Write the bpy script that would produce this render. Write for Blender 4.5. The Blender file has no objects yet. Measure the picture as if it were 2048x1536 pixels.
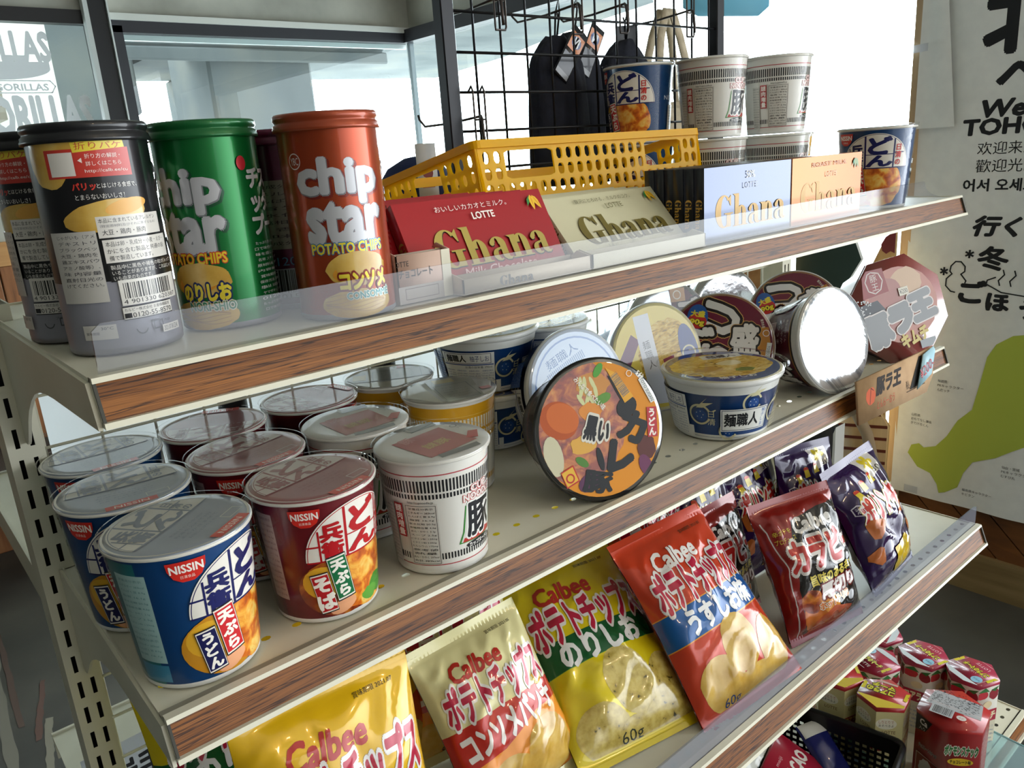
import bpy, bmesh, math, random
from mathutils import Vector, Matrix, Euler, noise
SC = bpy.context.scene
COL = SC.collection
PI = math.pi
sin, cos, rad = math.sin, math.cos, math.radians
R_ = random.Random(7)

# ------------------------------------------------------------------ camera, sky, lights, exposure
cam_d = bpy.data.cameras.new('camera'); cam = bpy.data.objects.new('camera', cam_d); COL.objects.link(cam)
cam_d.sensor_width = 36.0; cam_d.lens = 36.0 * 1578.0 / 2048.0; cam_d.clip_start = 0.02; cam_d.clip_end = 200
_r = Vector((0.75685938, -0.64990615, -0.06918005))
_d = Vector((-0.23228421, -0.16854211, -0.95793403))
_f = Vector((0.61090747, 0.74109078, -0.27852561))
M = Matrix((( _r.x, -_d.x, -_f.x, -0.09), (_r.y, -_d.y, -_f.y, 0.0), (_r.z, -_d.z, -_f.z, 1.40), (0, 0, 0, 1)))
cam.matrix_world = M
SC.camera = cam
world = bpy.data.worlds.new('overcast_sky'); SC.world = world; world.use_nodes = True
world.node_tree.nodes['Background'].inputs[0].default_value = (0.90, 0.96, 1.0, 1)
_w = world.node_tree; _tc = _w.nodes.new('ShaderNodeTexCoord'); _dp = _w.nodes.new('ShaderNodeVectorMath'); _dp.operation = 'DOT_PRODUCT'; _mr = _w.nodes.new('ShaderNodeMapRange')
_dp.inputs[1].default_value = (0.62, 0.75, 0.22)      # bright side of the overcast sky, behind the shelf
for _i, _v in ((1, -.7), (2, .9), (3, 1.9), (4, 14.0)): _mr.inputs[_i].default_value = _v
_w.links.new(_tc.outputs['Generated'], _dp.inputs[0]); _w.links.new(_dp.outputs['Value'], _mr.inputs[0]); _w.links.new(_mr.outputs[0], _w.nodes['Background'].inputs[1])
SC.view_settings.view_transform = 'Standard'; SC.view_settings.look = 'None'
SC.view_settings.gamma = 1.0; SC.view_settings.use_curve_mapping = False
SC.view_settings.exposure = 0.0

def lamp(name, typ, loc, energy, color, size=0.2, rot=(0, 0, 0), sy=None, portal=False):
    l = bpy.data.lights.new(name, typ); l.energy = energy; l.color = color
    if typ == 'AREA':
        l.size = size
        if sy: l.shape = 'RECTANGLE'; l.size_y = sy
        if portal: l.cycles.is_portal = True
    elif typ == 'SUN': l.angle = size
    else: l.shadow_soft_size = size
    o = bpy.data.objects.new(name, l); COL.objects.link(o); o.location = loc; o.rotation_euler = rot
    return o
# warm shop lamps under the ceiling
for k, (x, y) in enumerate(((.2, -1.6), (1.3, -1.0))):
    lamp('ceiling_lamp_light', 'POINT', (x, y, 2.35), 9, (1.0, 0.72, 0.42), 0.05)

# ------------------------------------------------------------------ materials
def lin(h):
    h = h.lstrip('#'); h = h if len(h) == 6 else ''.join(q * 2 for q in h); c = [int(h[i:i + 2], 16) / 255 for i in (0, 2, 4)]
    return tuple(x / 12.92 if x <= .04045 else ((x + .055) / 1.055) ** 2.4 for x in c) + (1,)
MATS = {}
def node_mat(name):
    m = bpy.data.materials.new(name); m.use_nodes = True
    nt = m.node_tree; b = nt.nodes['Principled BSDF']
    return m, nt, b
def P(hexc, rough=.42, metal=0., coat=0., crough=.05, spec=.35, bump=0., bscale=200., emit=0.):
    key = (hexc, rough, metal, coat, crough, spec, bump, bscale)
    if key in MATS: return MATS[key]
    m, nt, b = node_mat('paint_%s_%d' % (hexc.strip('#'), len(MATS)))
    b.inputs['Base Color'].default_value = lin(hexc); b.inputs['Roughness'].default_value = rough
    b.inputs['Metallic'].default_value = metal; b.inputs['Coat Weight'].default_value = coat
    b.inputs['Coat Roughness'].default_value = crough; b.inputs['Specular IOR Level'].default_value = spec
    if bump:
        tc = nt.nodes.new('ShaderNodeTexCoord'); n = nt.nodes.new('ShaderNodeTexNoise'); bp = nt.nodes.new('ShaderNodeBump')
        n.inputs['Scale'].default_value = bscale; n.inputs['Detail'].default_value = 3
        bp.inputs['Strength'].default_value = bump; bp.inputs['Distance'].default_value = .002
        nt.links.new(tc.outputs['Object'], n.inputs['Vector']); nt.links.new(n.outputs['Fac'], bp.inputs['Height'])
        nt.links.new(bp.outputs['Normal'], b.inputs['Normal'])
        if coat: nt.links.new(bp.outputs['Normal'], b.inputs['Coat Normal'])
    if crough == .045: b.inputs['Coat IOR'].default_value = 2.1
    MATS[key] = m
    return m
def noise_mat(name, cols, scale=8., detail=6., rough=.6, stretch=(1, 1, 1), bump=.1, coat=0., spec=.5, metal=0., dist=0., bdist=.004):
    if name in MATS: return MATS[name]
    m, nt, b = node_mat(name)
    tc = nt.nodes.new('ShaderNodeTexCoord'); mp = nt.nodes.new('ShaderNodeMapping'); n = nt.nodes.new('ShaderNodeTexNoise'); r = nt.nodes.new('ShaderNodeValToRGB')
    mp.inputs['Scale'].default_value = stretch; n.inputs['Scale'].default_value = scale; n.inputs['Detail'].default_value = detail; n.inputs['Distortion'].default_value = dist
    els = r.color_ramp.elements
    while len(els) < len(cols): els.new(.5)
    for e, (p, c) in zip(els, cols): e.position = p; e.color = lin(c)
    L = nt.links
    L.new(tc.outputs['Object'], mp.inputs['Vector']); L.new(mp.outputs['Vector'], n.inputs['Vector']); L.new(n.outputs['Fac'], r.inputs['Fac']); L.new(r.outputs['Color'], b.inputs['Base Color'])
    b.inputs['Roughness'].default_value = rough; b.inputs['Coat Weight'].default_value = coat; b.inputs['Metallic'].default_value = metal; b.inputs['Specular IOR Level'].default_value = spec
    if bump:
        bp = nt.nodes.new('ShaderNodeBump'); bp.inputs['Strength'].default_value = bump; bp.inputs['Distance'].default_value = bdist
        L.new(n.outputs['Fac'], bp.inputs['Height']); L.new(bp.outputs['Normal'], b.inputs['Normal'])
    MATS[name] = m
    return m
CREAM = noise_mat('cream_painted_steel', [(.3, '#c9c5b0'), (.7, '#d6d2bf')], 9, 5, .38, bump=.02)
def wood_rail():
    m, nt, b = node_mat('wood_grain_laminate'); N, L = nt.nodes, nt.links
    tc = N.new('ShaderNodeTexCoord'); outs = []
    for st, sc, de, ds in (((.22, 8, 9), 34, 7, .35), ((1.2, 70, 70), 24, 5, .1), ((.1, 5, 5), 20, 3, .2)):
        mp = N.new('ShaderNodeMapping'); n = N.new('ShaderNodeTexNoise'); mp.inputs['Scale'].default_value = st; n.inputs['Scale'].default_value = sc; n.inputs['Detail'].default_value = de; n.inputs['Distortion'].default_value = ds
        L.new(tc.outputs['Object'], mp.inputs[0]); L.new(mp.outputs[0], n.inputs['Vector']); outs.append(n)
    r1 = N.new('ShaderNodeValToRGB'); r2 = N.new('ShaderNodeValToRGB'); r3 = N.new('ShaderNodeValToRGB')
    for r, cs in ((r1, ((.0, '#8a5420'), (.465, '#98602a'), (.492, '#4a2810'), (.508, '#40220c'), (.53, '#925a22'), (1., '#a66a30'))), (r2, ((.3, '#b5aaa0'), (.6, '#ffffff'))), (r3, ((.3, '#b5a89c'), (.7, '#ffffff')))):
        e = r.color_ramp.elements
        while len(e) < len(cs): e.new(.5)
        for q, (pp, c) in zip(e, cs): q.position = pp; q.color = lin(c)
    for n, r in zip(outs, (r1, r2, r3)): L.new(n.outputs['Fac'], r.inputs[0])
    x1 = N.new('ShaderNodeMix'); x1.data_type = 'RGBA'; x1.blend_type = 'MULTIPLY'; x1.inputs[0].default_value = 1.; x2 = N.new('ShaderNodeMix'); x2.data_type = 'RGBA'; x2.blend_type = 'MULTIPLY'; x2.inputs[0].default_value = 1.
    L.new(r1.outputs[0], x1.inputs[6]); L.new(r2.outputs[0], x1.inputs[7]); L.new(x1.outputs[2], x2.inputs[6]); L.new(r3.outputs[0], x2.inputs[7]); L.new(x2.outputs[2], b.inputs['Base Color'])
    b.inputs['Roughness'].default_value = .42; b.inputs['Specular IOR Level'].default_value = .3
    bp = N.new('ShaderNodeBump'); bp.inputs['Strength'].default_value = .15; bp.inputs['Distance'].default_value = .001; L.new(outs[1].outputs['Fac'], bp.inputs['Height']); L.new(bp.outputs[0], b.inputs['Normal'])
    return m
WOODRAIL = wood_rail()
CONC = noise_mat('raw_concrete', [(.3, '#96958c'), (.5, '#aeada3'), (.7, '#c2c0b5')], 3.5, 9, .85, bump=.15)
CONC_OUT = noise_mat('outdoor_concrete', [(.3, '#4c5355'), (.5, '#5f6566'), (.7, '#72736d')], 1.6, 9, .9, bump=.12)
FLOORC = noise_mat('polished_concrete_floor', [(.3, '#32312c'), (.5, '#43413b'), (.72, '#545148')], 2.6, 10, .55, bump=.05)
PINE = noise_mat('pine_boards', [(.3, '#6f4424'), (.5, '#935c33'), (.75, '#a87045')], 5, 6, .55, (6, 6, .6), .08, dist=.4)
PINEDIAG = noise_mat('brown_stained_boards', [(.3, '#5a3518'), (.5, '#754822'), (.75, '#8a592e')], 6, 7, .5, (1, .8, 4), .08, dist=.6)
PINECAP = noise_mat('light_pine_cap', [(.3, '#a9743f'), (.6, '#bf8a52'), (.8, '#c99860')], 6, 6, .55, (.6, 6, 6), .06, dist=.3)
BLK = P('#15161a', .4); BLKM = P('#1b1c20', .35, .3); DARKFR = P('#2b2b30', .45)
FABRIC = noise_mat('navy_black_fabric', [(.3, '#0c0f1c'), (.7, '#171b2b')], 60, 6, .9, bump=.5)
WHITECLOTH = noise_mat('white_polyester_cloth', [(.3, '#d5d7d6'), (.7, '#dddfdd')], 30, 4, .8, bump=.05)
FOOD = noise_mat('fried_tempura_print', [(.25, '#8e2f10'), (.42, '#d2691a'), (.55, '#eda63a'), (.7, '#f2cf70'), (.85, '#c23a14')], 90, 5, .3, bump=0, coat=.4, dist=.8)
FOODR = noise_mat('soup_print', [(.25, '#4a1408'), (.45, '#8f3410'), (.6, '#bd6a1a'), (.8, '#cf9a3c')], 70, 5, .3, bump=0, coat=.4, dist=.8)
NOODLE = noise_mat('noodle_print', [(.3, '#8a6a1e'), (.5, '#cfa83c'), (.65, '#e6cd7c'), (.8, '#a8822a')], 55, 4, .25, (1, 3, 1), 0, coat=.5, dist=2.)
CHIP = noise_mat('potato_chip_print', [(.3, '#b0862f'), (.5, '#c59f48'), (.75, '#d3b468')], 40, 5, .2, bump=0, coat=.5)
CHIPN = noise_mat('seaweed_chip_print', [(.30, '#3c3718'), (.36, '#a08a3c'), (.55, '#b9a455'), (.8, '#c4b26c')], 130, 5, .2, bump=0, coat=.5)
FOIL = P('#d7d9dc', .16, .95, 0, bump=.35, bscale=60)
GLASSLID = None
def clear_mat(name, tint='#ffffff', gloss=.10, rough=.03, dust_sheen=.0, dust_sheen_col='#b9bcc4', bump=0., bscale=40):  # diffuse share serves as dust
    if name in MATS: return MATS[name]
    m = bpy.data.materials.new(name); m.use_nodes = True; nt = m.node_tree; N = nt.nodes; N.clear(); L = nt.links
    out = N.new('ShaderNodeOutputMaterial'); t = N.new('ShaderNodeBsdfTransparent'); g = N.new('ShaderNodeBsdfGlossy'); d = N.new('ShaderNodeBsdfDiffuse')
    fr = N.new('ShaderNodeFresnel'); mx = N.new('ShaderNodeMixShader'); m2 = N.new('ShaderNodeMixShader'); ad = N.new('ShaderNodeMath'); ad.operation = 'MULTIPLY_ADD'
    t.inputs[0].default_value = lin(tint); g.inputs['Roughness'].default_value = rough; d.inputs[0].default_value = lin(dust_sheen_col)
    fr.inputs['IOR'].default_value = 1.45; ad.inputs[1].default_value = 1.0; ad.inputs[2].default_value = gloss; ad.use_clamp = True
    m2.inputs[0].default_value = dust_sheen
    ge = N.new('ShaderNodeNewGeometry'); bf = N.new('ShaderNodeMath'); bf.operation = 'MULTIPLY_ADD'; bf.inputs[1].default_value = -1.; bf.inputs[2].default_value = 1.; mu = N.new('ShaderNodeMath'); mu.operation = 'MULTIPLY'
    L.new(ge.outputs['Backfacing'], bf.inputs[0]); L.new(fr.outputs[0], ad.inputs[0]); L.new(ad.outputs[0], mu.inputs[0]); L.new(bf.outputs[0], mu.inputs[1]); L.new(mu.outputs[0], mx.inputs[0])
    dm = N.new('ShaderNodeMath'); dm.operation = 'MULTIPLY'; dm.inputs[1].default_value = dust_sheen; L.new(bf.outputs[0], dm.inputs[0]); L.new(dm.outputs[0], m2.inputs[0])
    L.new(t.outputs[0], m2.inputs[1]); L.new(d.outputs[0], m2.inputs[2])
    L.new(m2.outputs[0], mx.inputs[1]); L.new(g.outputs[0], mx.inputs[2]); L.new(mx.outputs[0], out.inputs[0])
    if bump:
        tc = N.new('ShaderNodeTexCoord'); n = N.new('ShaderNodeTexNoise'); bp = N.new('ShaderNodeBump')
        n.inputs['Scale'].default_value = bscale; n.inputs['Distortion'].default_value = 1.2; bp.inputs['Strength'].default_value = bump; bp.inputs['Distance'].default_value = .004
        L.new(tc.outputs['Object'], n.inputs[0]); L.new(n.outputs['Fac'], bp.inputs['Height']); L.new(bp.outputs[0], g.inputs['Normal']); L.new(bp.outputs[0], fr.inputs['Normal'])
    MATS[name] = m
    return m
ACRYL = clear_mat('clear_acrylic', '#f6f7f9', .01, .05, .08, '#b4b8c2')
ACRYL2 = clear_mat('painted_sheen_acrylic', '#eceef2', .03, .08, .34, '#a3a8b8')  # grey reflection on the guard painted in as an even diffuse share
PANE = clear_mat('window_glass', '#eef4f4', .03, .01, .02, '#dfe6ea')
FILM = clear_mat('shrink_film', '#fcfcfc', -.03, .05, .0, bump=.28, bscale=38)
TRAYCLR = clear_mat('pale_blue_plastic', '#cfe6ea', .05, .08, .35, '#b9dbe2')

# ------------------------------------------------------------------ mesh builder
class MB:
    def __init__(s): s.v = []; s.f = []; s.m = []; s.sm = []; s.n = []; s.mats = []
    def mi(s, m):
        if m not in s.mats: s.mats.append(m)
        return s.mats.index(m)
    def add(s, verts, faces, m, smooth=False, normals=None):
        o = len(s.v); s.v += [tuple(p) for p in verts]
        s.n += [tuple(n) for n in normals] if normals else [None] * len(verts)
        k = s.mi(m)
        for f in faces: s.f.append([o + i for i in f]); s.m.append(k); s.sm.append(smooth or normals is not None)
        return s
    def box(s, c, d, m, rot=None, bev=0.):
        x, y, z = d[0] / 2, d[1] / 2, d[2] / 2
        if bev:
            b = min(bev, x * .9, y * .9, z * .9); vs = []; idx = {}
            for sx in (-1, 1):
                for sy in (-1, 1):
                    for sz in (-1, 1):
                        for ax in range(3):
                            p = [sx * (x - b), sy * (y - b), sz * (z - b)]; p[ax] = (sx * x, sy * y, sz * z)[ax]
                            idx[(sx, sy, sz, ax)] = len(vs); vs.append(Vector(p))
            g = lambda *a: idx[a]
            fs = []
            for q in (-1, 1):
                fs += [[g(q, -1, -1, 0), g(q, 1, -1, 0), g(q, 1, 1, 0), g(q, -1, 1, 0)], [g(-1, q, -1, 1), g(1, q, -1, 1), g(1, q, 1, 1), g(-1, q, 1, 1)], [g(-1, -1, q, 2), g(1, -1, q, 2), g(1, 1, q, 2), g(-1, 1, q, 2)]]
                for p in (-1, 1):
                    fs += [[g(-1, q, p, 1), g(1, q, p, 1), g(1, q, p, 2), g(-1, q, p, 2)], [g(q, -1, p, 0), g(q, 1, p, 0), g(q, 1, p, 2), g(q, -1, p, 2)], [g(q, p, -1, 0), g(q, p, 1, 0), g(q, p, 1, 1), g(q, p, -1, 1)]]
                    for r in (-1, 1): fs.append([g(q, p, r, 0), g(q, p, r, 1), g(q, p, r, 2)])
        else:
            vs = [Vector((a, b_, c_)) for a in (-x, x) for b_ in (-y, y) for c_ in (-z, z)]
            fs = [[0, 1, 3, 2], [4, 6, 7, 5], [0, 4, 5, 1], [2, 3, 7, 6], [0, 2, 6, 4], [1, 5, 7, 3]]
        if rot: 
            E = rot if isinstance(rot, Matrix) else Euler(rot).to_matrix()
            vs = [E @ v for v in vs]
        C = Vector(c)
        # consistent outward winding
        out = []
        for f in fs:
            a, b2, c2 = vs[f[0]], vs[f[1]], vs[f[2]]; n = (b2 - a).cross(c2 - a); mid = sum((vs[i] for i in f), Vector()) / len(f)
            out.append(f if n.dot(mid) > 0 else f[::-1])
        return s.add([v + C for v in vs], out, m)
    def lathe(s, prof, seg, m, a0=0., smooth=True, mat_of=None):
        n = len(prof); o = len(s.v)
        for i in range(seg):
            a = a0 + 2 * PI * i / seg
            for r, z in prof: s.v.append((r * cos(a), r * sin(a), z)); s.n.append(None)
        for k in range(n - 1):
            kk = s.mi(mat_of[k] if mat_of else m)
            for i in range(seg):
                j = (i + 1) % seg
                if prof[k][0] < 1e-6: f = [i * n + k, j * n + k + 1, i * n + k + 1]
                elif prof[k + 1][0] < 1e-6: f = [i * n + k, j * n + k, i * n + k + 1]
                else: f = [i * n + k, j * n + k, j * n + k + 1, i * n + k + 1]
                s.f.append([o + q for q in f]); s.m.append(kk); s.sm.append(smooth)
        return s
    def tube(s, pts, r, m, seg=8, cap=True, closed=False):
        pts = [Vector(p) for p in pts]; vs = []; fs = []; n = len(pts); up = None
        for i, p in enumerate(pts):
            a = pts[i - 1] if (i or closed) else p; b = pts[(i + 1) % n] if (i < n - 1 or closed) else p
            t = (b - a).normalized()
            if up is None: up = t.orthogonal().normalized()
            up = (up - t * up.dot(t)); up = up.normalized() if up.length > 1e-6 else t.orthogonal().normalized()
            w = t.cross(up)
            for k in range(seg):
                q = 2 * PI * k / seg; vs.append(p + (up * cos(q) + w * sin(q)) * r)
        for i in range(n if closed else n - 1):
            j = (i + 1) % n
            for k in range(seg): fs.append([i * seg + k, i * seg + (k + 1) % seg, j * seg + (k + 1) % seg, j * seg + k])
        if cap and not closed: fs += [list(range(seg))[::-1], [(n - 1) * seg + k for k in range(seg)]]
        return s.add(vs, fs, m, True)
    def prism(s, poly, t, m, M4=None, mside=None):
        """poly: 2D outline (x, y); extruded from z=0 to z=t, then transformed by M4"""
        n = len(poly); ar = sum(poly[i][0] * poly[(i + 1) % n][1] - poly[(i + 1) % n][0] * poly[i][1] for i in range(n))
        if ar < 0: poly = poly[::-1]
        vs = [Vector((x, y, 0)) for x, y in poly] + [Vector((x, y, t)) for x, y in poly]
        if M4: vs = [M4 @ v for v in vs]
        s.add(vs, [list(range(n))[::-1], list(range(n, 2 * n))], m)
        o = len(s.v) - 2 * n; k = s.mi(mside or m)
        for i in range(n):
            j = (i + 1) % n; s.f.append([o + i, o + j, o + n + j, o + n + i]); s.m.append(k); s.sm.append(False)
        return s
    def mesh(s, name):
        me = bpy.data.meshes.new(name); me.from_pydata(s.v, [], s.f)
        for m in s.mats: me.materials.append(m)
        me.polygons.foreach_set('material_index', s.m); me.polygons.foreach_set('use_smooth', s.sm); me.update()
        if any(n is not None for n in s.n):
            try: me.normals_split_custom_set_from_vertices([n if n else (0, 0, 0) for n in s.n])
            except Exception: pass
        return me
    def build(s, name, parent=None, label=None):
        o = bpy.data.objects.new(name, s.mesh(name)); COL.objects.link(o)
        if parent: o.parent = parent
        if label: o['label'] = label
        return o
def tag(o, label=None, cat=None, group=None, kind=None):
    if label: o['label'] = label
    if cat: o['category'] = cat
    if group: o['group'] = group
    if kind: o['kind'] = kind
    return o
def thing(name, label, cat, loc=(0, 0, 0), rot=(0, 0, 0), group=None):
    o = bpy.data.objects.new(name, None); COL.objects.link(o); o.empty_display_size = .02
    o.location = loc; o.rotation_euler = rot
    return tag(o, label, cat, group)
def dup(t, label, loc, rot=(0, 0, 0), group=None):
    c = t.copy(); COL.objects.link(c); c.location = loc; c.rotation_euler = rot; c['label'] = label
    if group: c['group'] = group
    for ch in list(t.children):
        d = ch.copy(); COL.objects.link(d); d.parent = c
        for g in list(ch.children):
            e = g.copy(); COL.objects.link(e); e.parent = d
    return c
def struct(name, mb, label, cat):
    o = mb.build(name); tag(o, label, cat, None, 'structure'); return o

# ------------------------------------------------------------------ printed artwork: flat shapes and lettering laid on a surface
_GL = {}
def glyphs(text, bold):
    key = (text, round(bold, 4))
    if key not in _GL:
        c = bpy.data.curves.new('lettering', 'FONT'); c.body = text; c.size = 1; c.resolution_u = 2; c.offset = bold
        o = bpy.data.objects.new('lettering', c); COL.objects.link(o)
        bpy.context.view_layer.update()
        ev = o.evaluated_get(bpy.context.evaluated_depsgraph_get()); me = ev.to_mesh()
        _GL[key] = ([(v.co.x, v.co.y) for v in me.vertices], [list(p.vertices) for p in me.polygons])
        ev.to_mesh_clear(); bpy.data.objects.remove(o); bpy.data.curves.remove(c)
    return _GL[key]
def spread(r):
    if r < .022: return [(0., 0.)]
    n = 6 if r < .045 else 10 if r < .09 else 16
    return [(r * cos(2 * PI * k / n), r * sin(2 * PI * k / n)) for k in range(n)] + ([(0., 0.)] if r > .04 else [])
class Art:
    def __init__(s, rough=.4, coat=0., metal=0., crough=.05): s.it = []; s.kw = dict(rough=rough, coat=coat, metal=metal, crough=crough)
    def mat(s, c): return P(c, **s.kw) if isinstance(c, str) else c
    def poly(s, pts, c): s.it.append((list(pts), [list(range(len(pts)))], s.mat(c), 0.)); return s
    def rect(s, x0, y0, x1, y1, c): return s.poly([(x0, y0), (x1, y0), (x1, y1), (x0, y1)], c)
    def ell(s, cx, cy, rx, ry, c, n=28, rot=0., a0=0., a1=2 * PI, jit=0.):
        full = abs(a1 - a0 - 2 * PI) < 1e-6; k = n if full else n + 1; cr, sr = cos(rot), sin(rot); pts = []
        for i in range(k):
            a = a0 + (a1 - a0) * i / n; q = 1 + (R_.uniform(-jit, jit) if jit else 0); x, y = rx * cos(a) * q, ry * sin(a) * q
            pts.append((cx + x * cr - y * sr, cy + x * sr + y * cr))
        return s.poly(pts, c)
    def ring(s, cx, cy, r, w, c, n=40, a0=0., a1=2 * PI, ky=1.):
        vs = []; fs = []
        for i in range(n + 1):
            a = a0 + (a1 - a0) * i / n; vs += [(cx + (r - w / 2) * cos(a), cy + ky * (r - w / 2) * sin(a)), (cx + (r + w / 2) * cos(a), cy + ky * (r + w / 2) * sin(a))]
        for i in range(n): fs.append([2 * i, 2 * i + 1, 2 * i + 3, 2 * i + 2])
        s.it.append((vs, fs, s.mat(c), 0.)); return s
    def line(s, pts, w, c, closed=False):
        vs = []; fs = []; n = len(pts)
        for i in range(n if closed else n - 1):
            a, b = Vector(pts[i]), Vector(pts[(i + 1) % n]); d = (b - a)
            if d.length < 1e-9: continue
            d.normalize(); nn = Vector((-d.y, d.x)) * w / 2; e = d * w * .35; o = len(vs)
            vs += [tuple(a - e + nn), tuple(a - e - nn), tuple(b + e - nn), tuple(b + e + nn)]; fs.append([o, o + 1, o + 2, o + 3])
        s.it.append((vs, fs, s.mat(c), 0.)); return s
    def frame(s, x0, y0, x1, y1, w, c): return s.line([(x0, y0), (x1, y0), (x1, y1), (x0, y1)], w, c, True)
    def bars(s, x0, x1, y0, y1, n, fill, c):
        vs = []; fs = []; p = (x1 - x0) / n
        for i in range(n):
            a = x0 + i * p; o = len(vs); vs += [(a, y0), (a + p * fill, y0), (a + p * fill, y1), (a, y1)]; fs.append([o, o + 1, o + 2, o + 3])
        s.it.append((vs, fs, s.mat(c), 0.)); return s
    def barcode(s, x0, y0, x1, y1, c='#141414'):
        rr = random.Random(3); x = x0; vs = []; fs = []
        while x < x1 - (x1 - x0) * .03:
            w = (x1 - x0) * rr.choice((.012, .012, .02, .03)); o = len(vs); vs += [(x, y0), (x + w, y0), (x + w, y1), (x, y1)]; fs.append([o, o + 1, o + 2, o + 3]); x += w + (x1 - x0) * rr.choice((.012, .016, .025))
        s.it.append((vs, fs, s.mat(c), 0.)); return s
    def text(s, t, cx, cy, w=None, h=None, c='#000000', bold=.0, rot=0., shear=0., out=()):
        """fit lettering into a w x h box centred at (cx, cy); out = [(colour, extra boldness)] drawn first, underneath"""
        v0, _ = glyphs(t, 0)
        xs = [p[0] for p in v0]; ys = [p[1] for p in v0]; bx, by = (min(xs) + max(xs)) / 2, (min(ys) + max(ys)) / 2
        kx = w / (max(xs) - min(xs)) if w else None; ky = h / (max(ys) - min(ys)) if h else None
        kx = kx or ky; ky = ky or kx; cr, sr = cos(rot), sin(rot)
        for col, ex in list(out) + [(c, 0.)]:
            v, f = glyphs(t, 0); sp = spread(bold + ex)
            for q_, (ox, oy) in enumerate(sp):
                pts = []
                for x, y in v:
                    X, Y = (x - bx + ox) * kx, (y - by + oy) * ky; X += shear * Y; pts.append((cx + X * cr - Y * sr, cy + X * sr + Y * cr))
                s.it.append((pts, f, s.mat(col), .9 * q_ / len(sp)))
        return s
    def vtext(s, t, cx, ytop, em, c, bold=.0, out=(), rot=0., sx=1.):
        k = 0
        for ch in t:
            yy = ytop - em * (k + .5); k += 1
            for col, ex in list(out) + [(c, 0.)]:
                v, f = glyphs(ch, 0); xs = [p[0] for p in v]; bx = (min(xs) + max(xs)) / 2; cr, sr = cos(rot), sin(rot)
                sp = spread(bold + ex)
                for q_, (ox, oy) in enumerate(sp):
                    pts = []
                    for x, y in v:
                        X, Y = (x - bx + ox) * em * .95 * sx, (y - .36 + oy) * em * .95 + (yy - ytop)
                        pts.append((cx + X * cr - Y * sr, ytop + X * sr + Y * cr))
                    s.it.append((pts, f, s.mat(col), .9 * q_ / len(sp)))
        return s
    def stretch(s, kx, ky):
        s.it = [([(x * kx, y * ky) for x, y in v], f, m, z) for v, f, m, z in s.it]; return s
    def merge(s, other, dx, dy, k=1., rot=0.):
        cr, sr = cos(rot), sin(rot)
        for v, f, m, z in other.it: s.it.append(([(dx + k * (x * cr - y * sr), dy + k * (x * sr + y * cr)) for x, y in v], f, m, z))
        return s
    def clip(s, inside_poly):
        """keep only what lies inside a convex polygon (counter-clockwise)"""
        n = len(inside_poly); out = []
        for v, fs, m, dz in s.it:
            nv = []; nf = []
            for f in fs:
                p = [v[i] for i in f]
                for i in range(n):
                    a = inside_poly[i]; b = inside_poly[(i + 1) % n]; q = []
                    sd = lambda t: (b[0] - a[0]) * (t[1] - a[1]) - (b[1] - a[1]) * (t[0] - a[0])
                    for j in range(len(p)):
                        c0, c1 = p[j], p[(j + 1) % len(p)]; d0, d1 = sd(c0), sd(c1)
                        if d0 >= 0: q.append(c0)
                        if (d0 > 0 > d1) or (d0 < 0 < d1): t = d0 / (d0 - d1); q.append((c0[0] + (c1[0] - c0[0]) * t, c0[1] + (c1[1] - c0[1]) * t))
                    p = q
                    if len(p) < 3: break
                if len(p) >= 3: o = len(nv); nv += p; nf.append(list(range(o, o + len(p))))
            if nf: out.append((nv, nf, m, dz))
        s.it = out; return s
    def bm(s, lines=()):
        """all items in one bmesh, order kept as z, cut along lines ((x,y),(nx,ny))"""
        b = bmesh.new(); mats = []
        k = -1
        for v, fs, m, dz in s.it:
            if m not in mats: mats.append(m)
            if dz == 0.: k += 1
            mi = mats.index(m); vv = [b.verts.new((x, y, k + dz)) for x, y in v]
            for f in fs:
                if len(set(f)) < 3: continue
                try: fc = b.faces.new([vv[i] for i in f]); fc.material_index = mi
                except ValueError: pass
        if b.faces:
            big = [f for f in b.faces if len(f.verts) > 4]
            if big: bmesh.ops.triangulate(b, faces=big)
            xs = [v.co.x for v in b.verts]; ys = [v.co.y for v in b.verts]; bb = (min(xs), max(xs), min(ys), max(ys))
            for (px, py), (nx, ny) in lines:
                ds = [(x - px) * nx + (y - py) * ny for x in bb[:2] for y in bb[2:]]
                if min(ds) >= 0 or max(ds) <= 0: continue
                bmesh.ops.bisect_plane(b, geom=b.verts[:] + b.edges[:] + b.faces[:], dist=1e-7, plane_co=(px, py, 0), plane_no=(nx, ny, 0))
        b.verts.index_update()
        return b, mats
    def stamp(s, mb, fn, lines=(), d0=.00012, step=.00003):
        b, mats = s.bm(lines); o = len(mb.v); flip = None
        for v in b.verts:
            p, n = fn(v.co.x, v.co.y); mb.v.append(tuple(p + n * (d0 + step * v.co.z))); mb.n.append(tuple(n))
        km = [mb.mi(m) for m in mats]
        for f in b.faces:
            ix = [v.index for v in f.verts]
            pa, pb, pc = (Vector(mb.v[o + ix[0]]), Vector(mb.v[o + ix[1]]), Vector(mb.v[o + ix[2]])); nn = Vector(mb.n[o + ix[0]])
            if (pb - pa).cross(pc - pa).dot(nn) < 0: ix = ix[::-1]
            mb.f.append([o + i for i in ix]); mb.m.append(km[f.material_index]); mb.sm.append(True)
        b.free(); return mb
def plane_fn(org, ex, ey):
    org, ex, ey = Vector(org), Vector(ex).normalized(), Vector(ey).normalized(); n = ex.cross(ey)
    return lambda x, y: (org + ex * x + ey * y, n)
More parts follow.
